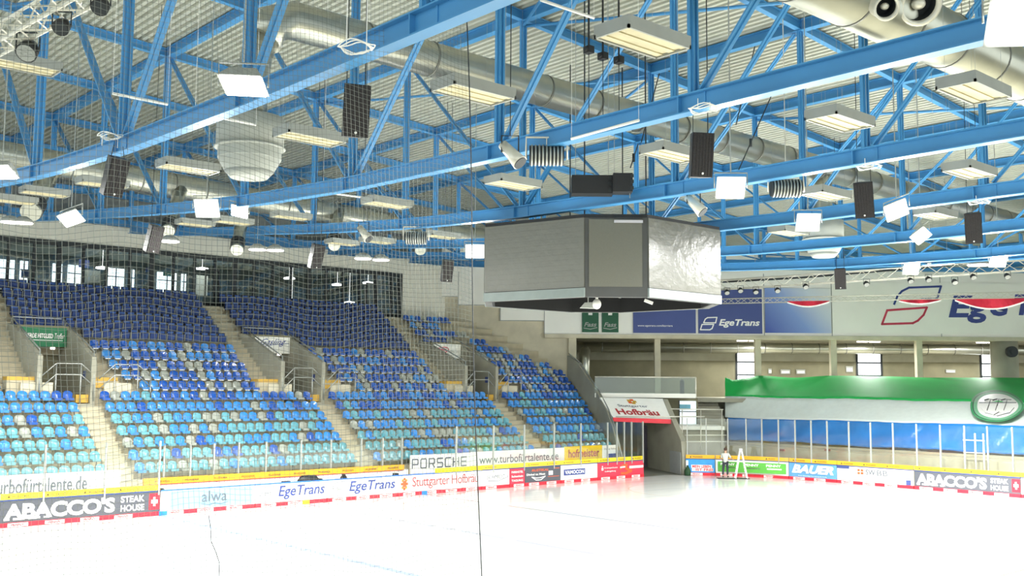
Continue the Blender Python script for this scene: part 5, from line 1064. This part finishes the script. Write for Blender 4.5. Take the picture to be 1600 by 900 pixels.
M_led = led(); M_cubefr = mat('cube_frame', (72, 72, 70), .5); M_strip = mat('cube_strip', (118, 128, 124), .4); M_in = mat('cube_inside', (8, 8, 9), .8)
for i in range(8):
    a, b = LP[i], LP[(i+1) % 8]; A, Bv = V(a[0], a[1], 0), V(b[0], b[1], 0); u = Bv-A; L = u.length; uu = u.normalized(); n = (Vector((0, 0, 1)).cross(uu)); c2 = Vector((ctr.x, ctr.y, 0))
    if n.dot(A+u/2-c2) < 0: n = -n
    z = Vector((0, 0, 1))
    big = i in (0, 2, 4, 6) and L > 3 or (i % 2 == 0 and L > 2.5)
    mb = MB(); mb.obox(A+z*SB0-n*.25, u, n*.25, z*(SB1-SB0)); mb.build('side_frame', M_cubefr, vc)
    mb = MB()
    if L > 2.9:
        mb.obox(A+uu*.02+z*(SB0+.32), uu*(L-.04), n*.05, z*(SB1-SB0-.34)); mb.build('led_screen', M_led, vc)
        mb = MB(); mb.obox(A+z*SB0, uu*L, n*.07, z*.30); mb.build('light_strip', M_strip, vc)
    else:
        mb.obox(A+uu*.12+z*(SB0+.34), uu*(L-.30), n*.03, z*(SB1-SB0-.42)); mb.build('led_screen', mat('screen_plain', (104, 103, 92), .5, var=.03, scale=20), vc)
mb = MB(); P8 = [V(a, d, SB1-.02) for a, d in LP]; mb.prism(P8, (0, 0, .12)); mb.build('top_cover', M_black, vc)
mb = MB(); P8 = [V(a*.0+3.2+(a-3.2)*.95, 37.4+(d-37.4)*.94, SB0+.75) for a, d in LP]; mb.prism(P8, (0, 0, .1)); mb.build('inner_deck', M_in, vc)
mb = MB()
for i in range(8):
    a, b = LP[i], LP[(i+1) % 8]; s = .93; A = V(3.2+(a[0]-3.2)*s, 37.4+(a[1]-37.4)*s, 0); Bv = V(3.2+(b[0]-3.2)*s, 37.4+(b[1]-37.4)*s, 0); mb.beam(A+Vector((0, 0, SB0+.3)), Bv+Vector((0, 0, SB0+.3)), .08, .6)
mb.build('inner_skirt', M_in, vc)
mb = MB()
for i in range(4):
    a = LP[i]; b = LP[i+4]; mb.beam(V(3.2+(a[0]-3.2)*.9, 37.4+(a[1]-37.4)*.9, SB0+.6), V(3.2+(b[0]-3.2)*.9, 37.4+(b[1]-37.4)*.9, SB0+.6), .08, .1)
mb.build('inner_struts', M_panelgrey, vc)
mb = MB(); c = V(lof(933, 36.5), 36.5, SB0-.02); mb.tube([c+Vector((0, 0, .5)), c+Vector((0, 0, .15))], .05, 8); mb.sphere(c, .16, sc=(1, 1, 1.15)); mb.build('dome_camera', M_tw, vc)
mb = MB(); c = hd(919, 478, 36.5); mb.hexa([c-R2*.28-Vector((0, 0, .06)), c+R2*.26-Vector((0, 0, .08)), c+R2*.26+F2*.3-Vector((0, 0, .08)), c-R2*.28+F2*.3-Vector((0, 0, .06)), c-R2*.12+Vector((0, 0, .12)), c+R2*.2+Vector((0, 0, .14)), c+R2*.2+F2*.2+Vector((0, 0, .14)), c-R2*.12+F2*.2+Vector((0, 0, .12))]); mb.tube([c+Vector((0, 0, .1)), c+Vector((0, 0, .5))], .02, 5); mb.build('antenna_box', M_panelgrey, vc)
mb = MB(); mb.beam(hd(1007, 469, 36.5), hd(1020, 474, 36.5), .12, .1); mb.build('small_lamp', M_tw, vc)
mb = MB(); mb.obox(V(LP[1][0]+.95, 33.70, SB1-.2), R2*.95, F2*.02, (0, 0, .09)); mb.build('name_strip', mat('strip_pale', (190, 186, 190), .5), vc)
for i in (1, 2, 5, 6): mb = MB(); p = V(LP[i][0], LP[i][1]+(.3 if i < 3 else -.3), SB1); mb.tube([p, (p.x, p.y, zt(p.x))], .025, 5); mb.build('hoist_cable', M_dark, vc)

# ------------------------------------------------------------------ man at the boards and his step ladder
def skin(name, verts, edges, radii, m, parent, root=0, sub=2):
    me = bpy.data.meshes.new(name); o_ = parent_loc(parent); me.from_pydata([tuple(Vector(v)) for v in verts], edges, []); ob = bpy.data.objects.new(name, me); COL.objects.link(ob)
    md = ob.modifiers.new('s', 'SKIN'); 
    lay = me.skin_vertices[0] if me.skin_vertices else None
    if lay is None:
        bm = bmesh.new(); bm.from_mesh(me); bm.verts.layers.skin.verify(); bm.to_mesh(me); bm.free(); lay = me.skin_vertices[0]
    for i, r in enumerate(radii): lay.data[i].radius = (r, r) if not isinstance(r, tuple) else r; lay.data[i].use_root = (i == root)
    md.use_smooth_shade = True; sd = ob.modifiers.new('d', 'SUBSURF'); sd.levels = sub; sd.render_levels = sub
    dg = bpy.context.evaluated_depsgraph_get(); nm = bpy.data.meshes.new_from_object(ob.evaluated_get(dg)); bpy.data.objects.remove(ob)
    nm.materials.clear(); nm.materials.append(m); o = bpy.data.objects.new(name, nm); COL.objects.link(o); o.parent = parent
    for p in nm.polygons: p.use_smooth = True
    return o
person = thing('person', 'man in pale grey shirt and dark trousers at the green board, from behind', 'person', (58.75, 26.35, 0.03), rz=0.45-math.pi/2)
M_skin = mat('skin', (206, 158, 132), .6); M_shirt = mat('shirt_grey', (196, 200, 192), .8); M_trs = mat('trousers_dark', (58, 62, 70), .85); M_hair = mat('hair_brown', (74, 56, 46), .9)
# local frame: +Y is where he faces (the boards), X to his right; build, then rotate by the root
bv = [(0, 0, .98), (0, .02, 1.2), (0, .03, 1.42), (0, .04, 1.54), (0, .06, 1.62), (0, .07, 1.74), (0, .06, 1.83),
      (.10, 0, .92), (.12, .04, .52), (.13, -.02, .10), (.14, .13, .05), (-.10, 0, .92), (-.14, -.02, .52), (-.16, -.10, .10), (-.16, .05, .05),
      (.20, .03, 1.46), (.33, .08, 1.22), (.42, .30, 1.12), (.45, .37, 1.12), (-.20, .03, 1.46), (-.28, .02, 1.20), (-.24, .22, 1.06), (-.22, .29, 1.05)]
be = [(0, 1), (1, 2), (2, 3), (3, 4), (4, 5), (5, 6), (0, 7), (7, 8), (8, 9), (9, 10), (0, 11), (11, 12), (12, 13), (13, 14), (2, 15), (15, 16), (16, 17), (17, 18), (2, 19), (19, 20), (20, 21), (21, 22)]
br = [.13, .12, .14, .06, .075, .10, .08, .085, .06, .042, .035, .085, .06, .042, .035, .06, .045, .03, .034, .06, .045, .03, .034]
for hand, s in ((18, 1), (22, -1)):
    hx, hy, hz = bv[hand]
    for f in range(4):
        i = len(bv); bv += [(hx+s*(.03-.02*f), hy+.06, hz-.01), (hx+s*(.03-.02*f), hy+.085+.006*(f in (1, 2)), hz-.035)]; be += [(hand, i), (i, i+1)]; br += [.010, .008]
    i = len(bv); bv += [(hx-s*.045, hy+.02, hz+.02), (hx-s*.06, hy+.05, hz+.015)]; be += [(hand, i), (i, i+1)]; br += [.012, .009]
skin('body', bv, be, br, M_skin, person)
skin('shirt', [bv[0], bv[1], bv[2], (0, .035, 1.52), bv[15], (.28, .06, 1.30), bv[16], bv[19], (-.25, .025, 1.30), bv[20], (0, 0, .93)], [(0, 1), (1, 2), (2, 3), (2, 4), (4, 5), (5, 6), (2, 7), (7, 8), (8, 9), (0, 10)], [.155, .15, .175, .115, .085, .07, .065, .085, .07, .065, .16], M_shirt, person, 1)
skin('trousers', [(0, 0, 1.0), bv[7], bv[8], (.13, -.02, .14), bv[11], bv[12], (-.16, -.10, .14)], [(0, 1), (1, 2), (2, 3), (0, 4), (4, 5), (5, 6)], [.14, .11, .08, .07, .11, .08, .07], M_trs, person)
mb = MB(); pl = parent_loc(person)
mb.sphere(pl+Vector((0, .045, 1.785)), .112, sc=(.95, 1.05, 1.0)); mb.build('hair', M_hair, person)
mb = MB(); mb.sphere(pl+Vector((0, .165, 1.72)), .022, sc=(.7, 1, 1.2)); 
for s in (-1, 1): mb.sphere(pl+Vector((s*.105, .06, 1.73)), .028, sc=(.4, .8, 1.2), n=6)
mb.build('ears_and_nose', M_skin, person)
for sx, sy in ((.14, .05), (-.16, -.03)): mb = MB(); mb.sphere(pl+Vector((sx, sy+.02, .045)), .10, sc=(.5, 1.45, .55)); mb.build('shoe', M_black, person)
ld = thing('step_ladder', 'white folding step ladder standing open on the ice right of the man', 'ladder', (59.0, 25.4, 0))
lc = hit(1155, 748, 2, 0.0); lc = Vector((lc.x+.2, lc.y, 0)); top = Vector((lc.x, lc.y, 1.85))
for s, nm in ((-1, 'front_frame'), (1, 'rear_frame')):
    mb = MB()
    for q in (-.18, .18):
        mb.beam(top+F2*q*.6+R2*s*.04, lc+R2*(s*.38)+F2*q, .04, .06)
    for k in range(1, 6): f = k/6; c = (top+R2*s*.04)*(1-f)+(lc+R2*s*.38)*f; mb.beam(c-F2*(.11+.07*f), c+F2*(.11+.07*f), .03, .06)
    mb.build(nm, M_tw, ld)
mb = MB(); mb.obox(top-R2*.09-F2*.13, R2*.18, F2*.26, (0, 0, .04)); mb.build('top_step', M_tw, ld)
mc = hit(1145, 747.5, 2, 0.0); mb = MB(); mb.obox(mc-R2*1.0-F2*.45+Vector((0, 0, .0)), R2*2.0, F2*.7, (0, 0, .025)); tag(mb.build('rubber_mat', M_dark), 'dark mat on the ice under the man and the ladder', 'mat')

# ------------------------------------------------------------------ safety net in the foreground
net = thing('safety_net', 'fine mesh safety net hanging across the left half', 'net', (11, 0, 2))
NX0, NX1, NZ0, NZ1 = 3.5, 15.40, .9, 14.2
def npos(x, z):
    e = (NX1-x)/8; k = max(0, min(1, e))
    dx = .05*math.sin(z*.9+x*.5)*k; dz = .07*math.sin(x*1.3+z*.25)+.05*math.sin(x*3.1+z*.7)-.10*math.exp(-((x-14.0)/.7)**2)*math.sin(z*.8)
    return Vector((x+dx+.045*(14.2-z)*k*0+.048*(13-z), .05*math.sin(x*1.1+z*.6)+0.0, z+dz))
mb = MB(); st = .086; n = int((NX1-NX0)/st)
for i in range(n+1):
    x = NX1-i*st; mb.tube([npos(x, NZ0+(NZ1-NZ0)*j/34) for j in range(35)], .003, 3, cap=False)
m_ = int((NZ1-NZ0)/st)
for j in range(m_+1):
    z = NZ0+j*st; mb.tube([npos(NX1-(NX1-NX0)*i/50, z) for i in range(51)], .003, 3, cap=False)
mb.build('mesh', mat('net_cord', (120, 124, 116), .8), net)
mb = MB(); mb.tube([npos(NX1, NZ0+(NZ1-NZ0)*j/20) for j in range(21)], .011, 6); mb.build('edge_rope', M_dark, net)
mb = MB(); mb.tube([hit(x, y, 1, -.03) for x, y in ((326, 805), (329, 825), (330, 846), (337, 862), (343, 880), (342, 899), (346, 930))], .006, 5); mb.build('loose_cord', M_black, net)
